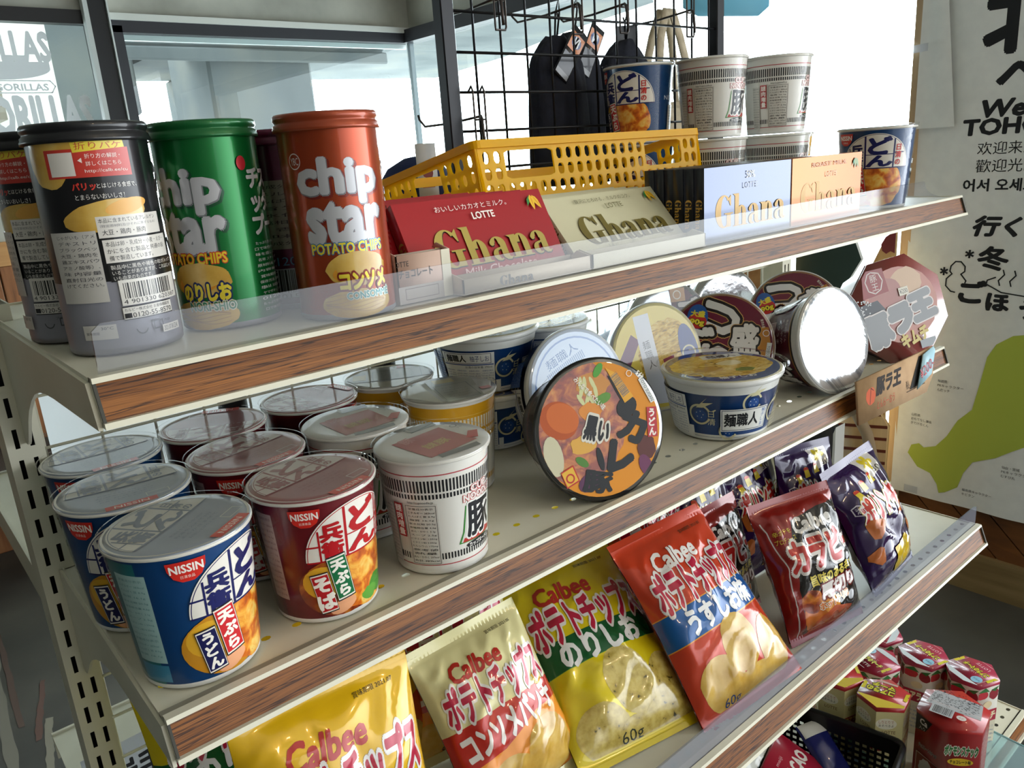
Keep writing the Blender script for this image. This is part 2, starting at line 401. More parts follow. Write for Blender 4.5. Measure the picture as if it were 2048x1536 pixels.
def cone_stamp(art, mb, z0, r0, z1, r1, seg, rm, step=.00003):
    """art x = arc length at radius rm (x = 0 faces -Y, growing to the right), art y = height; straight wall from (r0,z0) to (r1,z1)"""
    da = 2 * PI / seg
    sl = (r0 - r1) / (z1 - z0)
    def fn(x, y):
        th = x / rm; k = math.floor(th / da); a0, a1 = k * da - PI / 2, (k + 1) * da - PI / 2; t = th / da - k
        r = r0 + (r1 - r0) * (y - z0) / (z1 - z0); q = (th * 1.0) - PI / 2
        p = Vector((r * (cos(a0) * (1 - t) + cos(a1) * t), r * (sin(a0) * (1 - t) + sin(a1) * t), y))
        return p, Vector((cos(q), sin(q), sl)).normalized()
    lines = [((k * da * rm, 0), (1, 0)) for k in range(-seg // 2 - 1, seg // 2 + 2)]
    return art.stamp(mb, fn, lines, step=step)
class Grid:
    """a bent sheet: points P[i][j], i along x (nx cells over width), j along y (ny cells over height)"""
    def __init__(s, w, h, nx, ny, fn):
        s.w, s.h, s.nx, s.ny = w, h, nx, ny
        s.p = [[Vector(fn(-w / 2 + w * i / nx, h * j / ny)) for j in range(ny + 1)] for i in range(nx + 1)]
        s.nr = [[None] * (ny + 1) for _ in range(nx + 1)]
        for i in range(nx + 1):
            for j in range(ny + 1):
                a = s.p[min(i + 1, nx)][j] - s.p[max(i - 1, 0)][j]; b = s.p[i][min(j + 1, ny)] - s.p[i][max(j - 1, 0)]
                n = a.cross(b); s.nr[i][j] = n.normalized() if n.length > 1e-12 else Vector((0, -1, 0))
    def emit(s, mb, m, j0=0, j1=None):
        j1 = s.ny if j1 is None else j1; k = j1 - j0 + 1; vs = []; ns = []; fs = []
        for i in range(s.nx + 1):
            for j in range(j0, j1 + 1): vs.append(s.p[i][j]); ns.append(s.nr[i][j])
        for i in range(s.nx):
            for j in range(j1 - j0):
                a = i * k + j; fs += [[a, a + k, a + k + 1], [a, a + k + 1, a + 1]]
        mb.add(vs, fs, m, True, ns); return mb
    def at(s, x, y):
        u = min(max((x + s.w / 2) / s.w * s.nx, 0), s.nx - 1e-6); v = min(max(y / s.h * s.ny, 0), s.ny - 1e-6)
        i, j = int(u), int(v); a, b = u - i, v - j; p, n = s.p, s.nr
        if a >= b: w3 = ((i, j, 1 - a), (i + 1, j, a - b), (i + 1, j + 1, b))
        else: w3 = ((i, j, 1 - b), (i + 1, j + 1, a), (i, j + 1, b - a))
        P3 = Vector(); N3 = Vector()
        for q, r, w in w3: P3 += p[q][r] * w; N3 += n[q][r] * w
        return P3, N3.normalized()
    def lines(s):
        du, dv = s.w / s.nx, s.h / s.ny; L = [((-s.w / 2 + du * i, 0), (1, 0)) for i in range(1, s.nx)] + [((0, dv * j), (0, 1)) for j in range(1, s.ny)]
        n = Vector((-dv, du)).normalized()
        for k in range(-s.nx, s.ny + 1): L.append(((-s.w / 2, dv * k), (n.x, n.y)))
        return L
    def stamp(s, art, mb, step=.00005): return art.stamp(mb, s.at, s.lines(), d0=.00015, step=step)

# ------------------------------------------------------------------ the room and what lies outside its windows
def bx(c, d, m, bev=0): return MB().box(c, d, m, bev=bev)
def B(mb, x0, x1, y0, y1, z0, z1, m, bev=0): return mb.box(((x0 + x1) / 2, (y0 + y1) / 2, (z0 + z1) / 2), (x1 - x0, y1 - y0, z1 - z0), m, bev=bev)
XR, YB = 2.37, 3.60
struct('floor', B(MB(), -3.2, XR, -3.0, YB, -.1, 0, FLOORC), 'mottled grey concrete floor with old paint marks', 'floor')
m = MB(); art = Art(.8)
for (x, y, l, w, a, c) in ((-.03, 2.45, .75, .030, 1.50, '#6f6a5e'), (.035, 2.15, .28, .022, 1.4, '#7c7667'), (.015, 2.7, .8, .018, 1.52, '#54433a'), (-.035, 1.98, .22, .020, 1.45, '#77725f'), (.05, 2.35, .3, .018, 1.35, '#5d453c'), (.045, 1.90, .06, .022, 1.2, '#8a7f6a'), (.02, 1.83, .04, .020, .8, '#7d7666')):
    pts = [(q * l + R_.uniform(-.004, .004), sg * w / 2 * (.85 + .5 * noise.noise(Vector((q * 9, x * 50, sg))))) for sg in (-1, 1) for q in ([k / 40 - .5 for k in range(41)] if sg < 0 else [.5 - k / 40 for k in range(41)])]
    art.poly([(x + p * cos(a) - q * sin(a), y + p * sin(a) + q * cos(a)) for p, q in pts], c)
art.stamp(m, plane_fn((0, 0, .0005), (1, 0, 0), (0, 1, 0)), step=.0001)
struct('trim_1', m, 'worn paint and tape marks on the floor at the left', 'floor marks')
m = MB(); B(m, -3.2, .90, YB, YB + .2, 1.21, 1.55, CONC); B(m, -3.2, XR + .2, YB, YB + .25, 2.04, 2.75, CONC); B(m, .945, XR, YB - .03, YB, 2.02, 2.045, P('#c9cac4', .7))
B(m, -3.2, .90, YB, YB + .2, 0, 1.21, CONC); B(m, .90, XR + .2, YB, YB + .2, 0, .35, CONC)
struct('wall_back', m, 'concrete back wall with a wide window band', 'wall')
m = MB(); B(m, -3.2, .86, YB - .03, YB, 1.125, 1.215, PINECAP)
struct('trim_2', m, 'light pine cap rail on the boarded back wall', 'rail')
m = MB()
x = -3.15
while x < .86: B(m, x, x + .076, YB - .02, YB, .0, 1.125, PINE, .003); x += .08
struct('trim_3', m, 'upright pine boards under the cap rail', 'boarding')
m = MB()
B(m, .86, .925, YB - .05, YB + .05, .35, 2.2, BLK); B(m, .845, .862, YB - .06, YB - .02, .35, 2.2, P('#b9bdbb', .4)); B(m, .93, .936, YB - .06, YB + .02, .35, 2.2, P('#c3c7c5', .4))
struct('trim_4', m, 'black window mullion with grey steel edges', 'mullion')
m = MB(); B(m, .945, XR, YB - .02, YB + .03, 1.975, 2.02, DARKFR); B(m, .945, .985, YB - .02, YB + .03, .35, 2.0, DARKFR); B(m, .985, XR, YB + .04, YB + .06, 1.955, 1.975, P('#e8ebea', .4)); B(m, .945, XR, YB - .02, YB + .03, .35, .40, DARKFR)
f = struct('window_1', m, 'wide black framed window in the back wall', 'window')
B(MB(), .985, XR, YB + .004, YB + .01, .40, 1.975, PANE).build('glass_pane', f)
m = MB(); B(m, -3.2, .86, YB - .02, YB + .03, 1.545, 1.585, BLK); B(m, -3.2, .86, YB - .02, YB + .03, 2.0, 2.05, BLK); B(m, -3.2, .86, YB - .05, YB, 1.50, 1.545, P('#c4c8c6', .5))
f = struct('window_2', m, 'window pane with grey lettering decals at the far left', 'window')
m = MB(); B(m, -3.2, .86, YB + .004, YB + .01, 1.585, 2.0, PANE)
a = Art(.6); g = '#dfe4e8'
a.text('GORILLAS', .53, 1.915, .36, .10, g, .045); a.rect(.35, 1.835, .70, 1.862, g); a.ell(.52, 1.838, .18, .04, g, 24, a0=PI, a1=2 * PI)
a.text('GORILLAS', .59, 1.772, .18, .024, g, .03); a.line([(.45, 1.795), (.69, 1.795), (.705, 1.775), (.69, 1.752), (.45, 1.752)], .004, g)
a.text('GORILLAS', .61, 1.668, .41, .135, g, .05)
a.stamp(m, plane_fn((0, YB + .002, 0), (1, 0, 0), (0, 0, 1)))
m.build('lettered_glass', f, 'glass with grey block lettering')
m = MB(); B(m, XR, XR + .15, 1.0, YB + .2, 0, .33, CONC); B(m, XR, XR + .15, 1.0, YB, 2.04, 2.75, CONC); B(m, XR, XR + .15, -3.0, 1.0, 0, .36, CONC); B(m, XR, XR + .15, -.2, 1.0, .36, 2.75, CONC); B(m, XR, XR + .15, -3.0, -.2, 2.3, 2.75, CONC)
struct('wall_right', m, 'right wall with window openings above brown boards', 'wall')
m = MB(); B(m, XR - .05, XR + .03, .94, YB, 1.975, 2.035, DARKFR); B(m, XR - .012, XR + .012, YB - .012, YB + .012, .35, 2.0, P('#7f8a8e', .3)); B(m, XR - .03, XR + .03, .98, YB, .33, .37, DARKFR)
f = struct('window_3', m, 'bright window in the right wall behind the shelf', 'window')
m = MB(); B(m, XR + .004, XR + .01, 1.06, YB, .37, 1.975, PANE); m.build('glass_pane', f)
# diagonal boards on the right wall, each board cut to the panel
m = MB()
pa = [(-1.6, .12), (1.06, .12), (1.06, .335), (-1.6, .335)]
for k in range(-4, 30):
    y0 = -1.8 + k * .105; a = Art(); q = .099
    a.poly([(y0, -.2), (y0 + q, -.2), (y0 + q + 1.2, 1.0), (y0 + 1.2, 1.0)], PINEDIAG); a.clip(pa)
    for v, fs, mt, _z in a.it:
        for ff in fs: m.prism([v[i] for i in ff], .014, PINEDIAG, Matrix(((0, 0, -1, XR), (1, 0, 0, 0), (0, 1, 0, 0), (0, 0, 0, 1))))
struct('trim_5', m, 'brown diagonal boards on the lower right wall', 'boarding')
m = MB(); B(m, XR - .03, XR, -1.6, 1.06, 0, .125, noise_mat('pale_baseboard', [(.3, '#6f5a38'), (.6, '#86704a'), (.8, '#957f58')], 5, 6, .6, (6, .6, 6)))
struct('baseboard_right', m, 'worn pale wood baseboard below the diagonal boards', 'baseboard')
m = MB(); B(m, XR - .07, XR - .025, 1.024, 1.052, .125, 2.05, noise_mat('oak_post', [(.3, '#b3946f'), (.6, '#c9ac86'), (.8, '#d6bd9a')], 4, 6, .55, (9, 9, .5)))
struct('trim_6', m, 'upright wooden post at the edge of the banner', 'post')
struct('ceiling', B(MB(), -3.2, XR + .2, -3.0, YB + .2, 2.75, 2.9, CONC), 'concrete ceiling', 'ceiling')
m = MB(); B(m, -3.35, -3.2, -3.0, YB + .2, 0, 2.75, noise_mat('dark_wall', [(.3, '#3c3b37'), (.7, '#4a4943')], 4, 6, .8)); struct('wall_left', m, 'concrete left wall', 'wall')
m = MB(); B(m, -3.2, XR + .15, -3.15, -3.0, 0, .5, CONC); B(m, -3.2, XR + .15, -3.15, -3.0, 2.5, 2.75, CONC); B(m, -3.2, .0, -3.15, -3.0, .5, 2.5, CONC); struct('wall_front', m, 'front wall with shop window behind the viewer', 'wall')
# outside: slabs, beams and columns of the concrete building
struct('ground', B(MB(), -12, 30, YB + .25, 40, -.6, -.5, P('#e6e7e4', .9)), 'pale paved ground outside the windows', 'ground')
m = MB(); B(m, 2.05, 2.80, 5.5, 6.25, -.5, 2.6, CONC_OUT, .02); struct('column_1', m, 'concrete column outside the back window', 'column')
m = MB(); B(m, -6, 3.4, 5.45, 5.9, 2.2, 2.75, CONC_OUT, .02); B(m, -6, 3.4, 5.42, 5.46, 2.12, 2.2, CONC_OUT, .01); struct('beam_1', m, 'concrete beam outside the back window', 'beam')
m = MB(); B(m, -4, 2.2, 7.5, 9.5, 1.95, 2.8, CONC_OUT, .02); struct('beam_2', m, 'deep concrete beam further out', 'beam')
m = MB(); m.prism([(2.3, YB + .3), (2.6, YB + .2), (2.6, 2.2), (3.6, 3.2), (4.9, 4.1), (5.2, 5.3), (5.8, 6.9), (6.2, 8.7), (5.2, 8.9), (2.3, 9.2)], .35, CONC_OUT, Matrix.Translation((0, 0, 2.4))); struct('slab_1', m, 'overhanging concrete slab outside the corner', 'slab')
m = MB(); B(m, 3.0, 3.25, 6.9, 9.2, -.5, 2.4, CONC_OUT, .02); B(m, .98, 1.3, 4.9, 5.45, -.5, 2.75, CONC_OUT, .02); struct('column_2', m, 'pair of slim concrete piers outside', 'column')
m = MB(); B(m, -.2, .62, 5.0, 5.2, 1.75, 2.7, P('#4b5258', .5)); B(m, .62, .74, 4.9, 5.2, 1.75, 2.7, P('#7d7568', .7)); B(m, .74, 1.0, 4.9, 5.2, -.5, 2.7, P('#d9d8d0', .8)); struct('trim_7', m, 'dark shutter and pale wall seen through the lettered pane', 'shutter')

# ------------------------------------------------------------------ gondola: posts, wire back, shelves
L, ZA, ZB, ZC, ZD = 1.17, 1.296, 1.066, .792, .497
YP = .775
def holed(mb, cells, m, fn):
    """cells: (x0,y0,x1,y1,hole) with hole = None or (hx0,hy0,hx1,hy1,k); k = corner cut share (.29 = round)"""
    for x0, y0, x1, y1, h in cells:
        if not h: mb.add([fn(x0, y0), fn(x1, y0), fn(x1, y1), fn(x0, y1)], [[0, 1, 2, 3]], m); continue
        a, b, c, d, k = h; cx, cy = (c - a) * k, (d - b) * k
        inn = [(a + cx, b), (c - cx, b), (c, b + cy), (c, d - cy), (c - cx, d), (a + cx, d), (a, d - cy), (a, b + cy)]
        out = [(a + cx, y0), (c - cx, y0), (x1, b + cy), (x1, d - cy), (c - cx, y1), (a + cx, y1), (x0, d - cy), (x0, b + cy)]
        cor = [(x0, y0), (x1, y0), (x1, y1), (x0, y1)]
        vs = [fn(*p) for p in inn + out + cor]; fs = []
        for i in range(8):
            j = (i + 1) % 8
            if i % 2 == 0: fs.append([8 + i, 8 + j, j, i])
            else: fs.append([8 + i, 16 + (i // 2 + 1) % 4, 8 + j, j, i])
        mb.add(vs, fs, m)
gond = thing('gondola_frame', 'cream slotted steel frame with wire back that carries the snack shelves', 'display stand', (0, 0, 0))
def post(xc, label, z1=1.31):
    m = MB(); w = .0125; cells = []
    z = .02; pit = .0283
    while z < z1 - .03:
        for a, b, h0 in ((xc - w, xc, xc - .0075), (xc, xc + w, xc + .0038)):
            cells.append((a, z, b, z + pit, (h0, z + .005, h0 + .0037, z + .0225, .02)))
        z += pit
    cells.append((xc - w, z, xc + w, z1, None)); cells.append((xc - w, 0, xc + w, .02, None))
    holed(m, cells, CREAM, lambda x, y: (x, YP, y))
    B(m, xc - w - .0015, xc - w, YP, YP + .045, 0, z1, CREAM); B(m, xc + w, xc + w + .0015, YP, YP + .045, 0, z1, CREAM); B(m, xc - w, xc + w, YP + .0435, YP + .045, 0, z1, P('#1c1c1a', .8))  # back plate painted near black to stand for shade inside the hollow post
    B(m, xc - .03, xc + .03, YP - .05, YP + .3, 0, .03, CREAM)
    return m.build('upright_post', gond)
post(-.0035, ''); post(1.215, '')
m = MB()
z = 1.27
while z > .25: m.tube([(.012, YP + .027, z), (1.2, YP + .027, z)], .0016, CREAM, 6); z -= .0488
x = .0145
while x < 1.2: m.tube([(x, YP + .030, .22), (x, YP + .030, 1.285)], .0013, CREAM, 6); x += .0488
m.build('wire_back', gond)
B(MB(), .01, 1.2, YP, YP + .045, 1.276, 1.295, CREAM).build('cross_bar', gond); B(MB(), .01, 1.2, YP, YP + .045, .05, .12, CREAM).build('cross_bar', gond)

def shelf(name, label, z, yf, guard, holes, lip=.006, tilt=.008, bh=.026, gh=.029, gap=0., depth=None, up=0.):
    yb = YP - .004
    t = thing(name, label, 'shelf', (0, 0, z))
    m = MB(); top = 0.; cells = []
    y0 = yf + .004 + gap; ry = holes
    px = .0245; n = int(L / px); px = L / n
    ys = [y0] + sorted(ry) + [yb]
    cuts = [y0]
    for r in sorted(ry): cuts += [r - .006, r + .006]
    cuts.append(yb)
    for k in range(len(cuts) - 1):
        a, b = cuts[k], cuts[k + 1]
        if k % 2 == 1:
            for i in range(n):
                hole = (i * px + px / 2 - .0036, (a + b) / 2 - .0028, i * px + px / 2 + .0036, (a + b) / 2 + .0028, .29) if r is not None else None
                cells.append((i * px, a, (i + 1) * px, b, hole))
        else: cells.append((0, a, L, b, None))
    holed(m, cells, CREAM, lambda x, y: (x, y, 0))
    B(m, 0, L, yb - .002, yb, -.022, 0, CREAM); B(m, 0, L, y0, y0 + .002, -.016, 0, CREAM)
    B(m, 0, .0015, y0, yb, -.010, .0015, CREAM); B(m, L - .0015, L, y0, yb, -.010, .0015, CREAM)
    m.build('deck', t)
    # price rail: tilted channel with a wood-grain strip
    sh = Matrix(((1, 0, 0, 0), (0, 1, tilt / bh, yf), (0, 0, 1, up), (0, 0, 0, 1)))
    def bar(mm, y0_, y1_, z0_, z1_, mt, x0=0., x1=L):
        vs = [sh @ Vector((x, y, zz)) for x in (x0, x1) for y in (y0_, y1_) for zz in (z0_, z1_)]
        mm.add(vs, [[0, 1, 3, 2], [4, 6, 7, 5], [0, 4, 5, 1], [2, 3, 7, 6], [0, 2, 6, 4], [1, 5, 7, 3]], mt)
    m = MB(); bar(m, .001, .003, -bh - .002, .002, CREAM); bar(m, -.004, .003, -.0008, .0022, CREAM); bar(m, -.0045, .003, -bh - .0028, -bh + .0006, CREAM)
    bar(m, .003, .004 + gap + .001, -.004, -.001, P('#8d8a7c', .6))
    rail = m.build('price_rail', t)
    m = MB(); bar(m, -.0012, .001, -bh + .0006, -.0008, WOODRAIL, .002, L - .003); m.build('wood_grain_strip', rail, 'wood-grain strip')
    m = MB(); bar(m, -.004, -.0012, -bh + .0006, -.0008, P('#4b4a40', .6), L - .0028, L); m.build('end_cap', rail); m = MB(); bar(m, -.003, -.0012, -bh + .0006, -.0008, P('#3b3a33', .6), .0, .0018); m.build('end_cap', rail)
    # side brackets
    dy = yb - yf
    prof = [(yf - tilt * .9, -bh - .004), (yf + .002, -.001), (yb, -.001), (YP - .001, -.001), (YP - .001, -.107)]
    for oy, oz in ((.010, -.1065), (.018, -.102), (.032, -.090), (.047, -.077), (.066, -.064), (.090, -.0515), (.113, -.042), (.136, -.036), (.161, -.0325), (.190, -.0305)): prof.append((YP - oy, oz))
    for x in (-.0025, L):
        mm = MB(); mm.prism(prof, .0025, CREAM, Matrix(((0, 0, 1, x), (1, 0, 0, 0), (0, 1, 0, 0), (0, 0, 0, 1)))); mm.build('bracket', t)
    if guard:
        pts = [(.006, .0), (L - .004, .0)] + [(L - .11 + .106 * (1 - sin(q)), gh * (1 - cos(q)) * .9 + .001) for q in [k / 10 * PI / 2 for k in range(11)]] + [(L - .112, gh), (.012, gh), (.007, gh - .004)] if guard == 1 else [(.006, 0), (L - .004, 0), (L - .004, gh), (L - .012, gh + .002), (.012, gh), (.006, gh - .004)]
        m = MB(); m.prism(pts, .0022, ACRYL if guard == 1 else ACRYL2, Matrix(((1, 0, 0, 0), (0, 0, -1, yf + .0068), (0, 1, 0, .001), (0, 0, 0, 1)))); m.build('acrylic_guard', t, 'clear acrylic front guard')
    return t
shelf('display_shelf', 'topmost cream shelf with wood-grain edge carrying the canisters and chocolate', ZA, .474, 1, [.711], bh=.0228)
shelf('display_shelf', 'second cream shelf from the top carrying the cup noodles and bowls', ZB, .481, 0, [.525, .715], bh=.0236, gap=.009, up=.0028)
shelf('display_shelf', 'third cream shelf from the top with acrylic guard carrying the chip bags', ZC, .404, 2, [.424, .72], bh=.026, tilt=.010, gh=.031)
shelf('display_shelf', 'lowest cream shelf with perforated edge carrying the hexagonal biscuit boxes', ZD, .312, 0, [.331, .72], bh=.026, tilt=.006)
# shelves on the far side of the frame
t = thing('rear_shelf', 'cream shelf on the far side of the frame at the left', 'shelf', (0, 0, 1.03))
m = MB(); B(m, -.012, 1.17, .83, 1.235, -.004, 0, CREAM); B(m, -.012, -.009, .83, 1.235, -.035, .003, CREAM); B(m, -.012, 1.17, 1.23, 1.235, -.04, .003, CREAM); m.build('deck', t)
m = MB(); m.prism([(.0, 0), (.10, 0), (.10, .036), (.095, .04), (.005, .04), (0, .034)], .002, ACRYL, Matrix(((-1, 0, 0, .085), (0, 0, 1, 1.225), (0, 1, 0, .003), (0, 0, 0, 1)))); m.build('acrylic_guard', t, 'clear acrylic end of the guard')
t = thing('rear_shelf', 'narrow cream shelf behind the top of the slotted post', 'shelf', (0, 0, 1.287))
m = MB(); B(m, .02, 1.17, .823, .955, -.004, 0, CREAM); B(m, .02, 1.17, .951, .955, -.02, .002, CREAM); m.build('deck', t)
PAPER = bpy.data.materials.new('thin_white_paper'); PAPER.use_nodes = True
_n = PAPER.node_tree; _t = _n.nodes.new('ShaderNodeBsdfTranslucent'); _t.inputs[0].default_value = (.96, .97, 1, 1); _m = _n.nodes.new('ShaderNodeMixShader'); _m.inputs[0].default_value = .8
_n.nodes['Principled BSDF'].inputs['Base Color'].default_value = (.9, .91, .93, 1); _n.nodes['Principled BSDF'].inputs['Roughness'].default_value = .7
_n.links.new(_n.nodes['Principled BSDF'].outputs[0], _m.inputs[1]); _n.links.new(_t.outputs[0], _m.inputs[2]); _n.links.new(_m.outputs[0], _n.nodes['Material Output'].inputs[0])
for k, (x0, x1) in enumerate(((.035, .235), (.240, .440), (.445, .64))):
    t = thing('paper_sheet', ('thin white paper sheet behind the wire back, nearest the slotted post', 'thin white paper sheet behind the wire back, middle of the three', 'thin white paper sheet behind the wire back, farthest from the slotted post')[k], 'paper', ((x0 + x1) / 2, .92 + .004 * k, 1.0302), group='white paper sheets behind the wire back')
    g = Grid(x1 - x0, .25, 10, 8, lambda x, y: (x, .003 * sin(x * 40 + y * 9 + k) + .05 * y, y)); m = MB(); g.emit(m, PAPER); m.build('paper', t)
for k, (x, l) in enumerate(((.008, 'dark grey bottle between the slotted post and the first white carton'), (.2125, 'dark grey bottle between two white cartons'), (.4125, 'dark grey bottle beside the farthest white carton'))):
    t = thing('dark_bottle', l, 'bottle', (x, .868, 1.0302), group='dark bottles on the far shelf')
    MB().lathe([(0, 0), (.014, 0), (.016, .004), (.016, .14), (.008, .17), (.008, .20)], 20, P('#26282c', .3)).build('bottle_body', t); MB().lathe([(.0085, .195), (.0085, .215), (0, .215)], 16, P('#111214', .4)).build('bottle_cap', t)
t = thing('white_roll', 'small white paper roll with black coil on the shelf behind the canisters', 'roll', (.086, .93, 1.2872))
MB().lathe([(.016, 0), (.019, 0), (.019, .05), (.016, .05), (.016, 0)], 28, P('#e9ebef', .6)).build('paper_roll', t)
m = MB()
for q in range(3): m.tube([(-.004 + .024 * cos(a), .024 * sin(a), .006 + .010 * q) for a in [k / 24 * 2 * PI for k in range(24)]], .002, BLK, 6, closed=True)
m.build('coiled_wire', t)
t = thing('printed_sheet', 'pale sheet with black brush writing low behind the wire back at the left', 'paper', (.09, .93, .62), (rad(-12), 0, 0))
g = Grid(.20, .125, 8, 6, lambda x, y: (x, .002 * sin(x * 50 + y * 20), y)); m = MB(); g.emit(m, P('#c3cbd6', .6)); a = Art(.7)
a.text('岩手県北', -.01, .085, .13, .035, '#1c1f24', .03); a.text('おみやげ', .0, .040, .14, .030, '#1c1f24', .02); a.line([(-.07, .004 + .0), (-.03, .05), (.0, .08), (.05, .1)], .003, '#2a2d32')
g.stamp(a, m); m.build('paper', t)
t = thing('rear_shelf', 'lower cream shelf on the far side of the frame at the left', 'shelf', (0, 0, .615)); m = MB(); B(m, -.012, 1.17, .83, 1.235, -.004, 0, CREAM); B(m, -.012, 1.17, 1.23, 1.235, -.04, .003, CREAM); m.build('deck', t)

# ------------------------------------------------------------------ cup noodles
SEG = 64
def cup_mesh(name, body, rim, art, foot='#e6e6e2', z0=.004, r0=.0400, z1=.1005, r1=.0472, rm=.045, rrim=.0497, zr=.1040, shift=0.):
    mb = MB(); bm_, rm_, fm = P(body, .32, 0, .3), P(rim, .35, 0, .3), P(foot, .5)
    prof = [(0, .002), (r0 - .003, .002), (r0 - .001, 0), (r0, .001), (r0, z0), (r1, z1), (r1, z1 + .0003), (rrim - .0008, z1 + .0006), (rrim, z1 + .0012), (rrim, zr - .0006), (rrim - .0014, zr), (rrim - .004, zr - .0006)]
    mb.lathe(prof, SEG, bm_, -PI / 2, True, [fm, fm, fm, fm, bm_, rm_, rm_, rm_, rm_, rm_, rm_])
    cone_stamp(art.stretch(1., .975), mb, z0, r0, z1, r1, SEG, rm)
    return mb
def lid_mb(r, z, base, art, coat=1.):
    mb = MB(); mt = P(base, .28, 0, coat, .045, .5, .12, 24) if isinstance(base, str) else base
    prof = [(0, z - .0012), (r * .45, z - .0009), (r * .8, z - .0003), (r - .0006, z), (r, z - .0006), (r, z - .002)]
    mb.lathe(prof, SEG, mt, -PI / 2)
    def fn(x, y):
        rr = math.hypot(x, y) / r; zz = z - .0012 + .0012 * min(rr, 1) ** 1.6
        return Vector((x, y, zz)), Vector((0, 0, 1))
    art.stamp(mb, fn, [((k * r / 6, 0), (1, 0)) for k in range(-5, 6)] + [((0, k * r / 6), (0, 1)) for k in range(-5, 6)], d0=.0003, step=.00002)
    return mb
def small_print(a, x0, x1, y0, y1, n, c, words, h=.6):
    p = (y1 - y0) / n
    for i in range(n):
        w = words[i % len(words)]; a.text(w, (x0 + x1) / 2, y1 - p * (i + .5), (x1 - x0) * (.98 if i % 3 else .9), p * h, c)
    return a
NUT = ['栄養成分表示', 'エネルギー 383kcal', 'たんぱく質 8.9g', '脂質 16.1g', '炭水化物 50.5g', '食塩相当量 4.6g', 'めん・かやく 2.1g', 'スープ 2.5g', 'ビタミンB1 1.59mg', 'ビタミンB2 0.20mg', 'カルシウム 175mg']
def dome(a, cx, cy, R, ink, fill, ch, red):
    n = 40
    a.ell(cx, cy, R + .0016, R + .0016, fill, n, a0=0, a1=PI); a.ell(cx, cy, R + .0006, R + .0006, ink, n, a0=0, a1=PI); a.ell(cx, cy, R, R, fill, n, a0=0, a1=PI)
    a.rect(cx - R - .001, cy - .0014, cx + R + .001, cy, ink)
    k = R / .043; w = .0011 * k
    for x in (-.0125, .0225): a.rect(cx + x * k - w, cy, cx + x * k + w, cy + math.sqrt(R * R - (x * k) ** 2), ink)
    a.rect(cx - R, cy + .012 * k, cx - .034 * k, cy + .0135 * k, ink); a.rect(cx - .034 * k, cy, cx - .0325 * k, cy + .026 * k, ink); a.rect(cx + .0225 * k, cy + .018 * k, cx + .037 * k, cy + .0195 * k, ink); a.rect(cx - .0125 * k, cy + .0165 * k, cx + .0225 * k, cy + .0175 * k, ink)
    for c, x, y, ww, hh in zip(ch, (.005, .005, -.0235, -.0235), (.0285, .0085, .0235, .0085), (.026, .030, .016, .016), (.021, .0135, .014, .0135)): a.text(c, cx + x * k, cy + y * k, ww * k, hh * k, ink, .05)
    a.vtext('日清の', cx + .0285 * k, cy + .030 * k, .0095 * k, red, .03)
def badge(a, x, y, w):
    a.poly([(x - w / 2, y + w * .33), (x + w / 2, y + w * .33), (x + w * .48, y + w * .08), (x + w * .36, y - w * .18), (x + w * .15, y - w * .32), (x - w * .15, y - w * .32), (x - w * .36, y - w * .18), (x - w * .48, y + w * .08)], '#cf2a20')
    a.text('NISSIN', x, y + w * .10, w * .84, w * .25, '#f2ece4', .03); a.text('日清食品', x, y - w * .16, w * .36, w * .10, '#f0d9cf')
def wok_lid(ink, pale):
    a = Art(.28, 1., crough=.045)
    a.ring(0, 0, .0475, .0016, pale, 56)
    b = Art(.28, 1., crough=.045); dome(b, 0, 0, .040, ink, pale, 'どん兵衛', ink); a.merge(b, .0, .004, 1., 0)
    small_print(a, -.022, .020, -.026, -.006, 4, ink, ['熱湯をそそいで待つだけ', 'お湯を入れて3分', 'よくかきまぜて', 'お召し上がりください'], .55)
    a.rect(-.018, -.046, .018, -.037, '#c7362c'); a.text('NISSIN', 0, -.0415, .024, .005, '#efe6dc', .02); a.frame(.012, -.034, .028, -.026, .0006, pale)
    return a
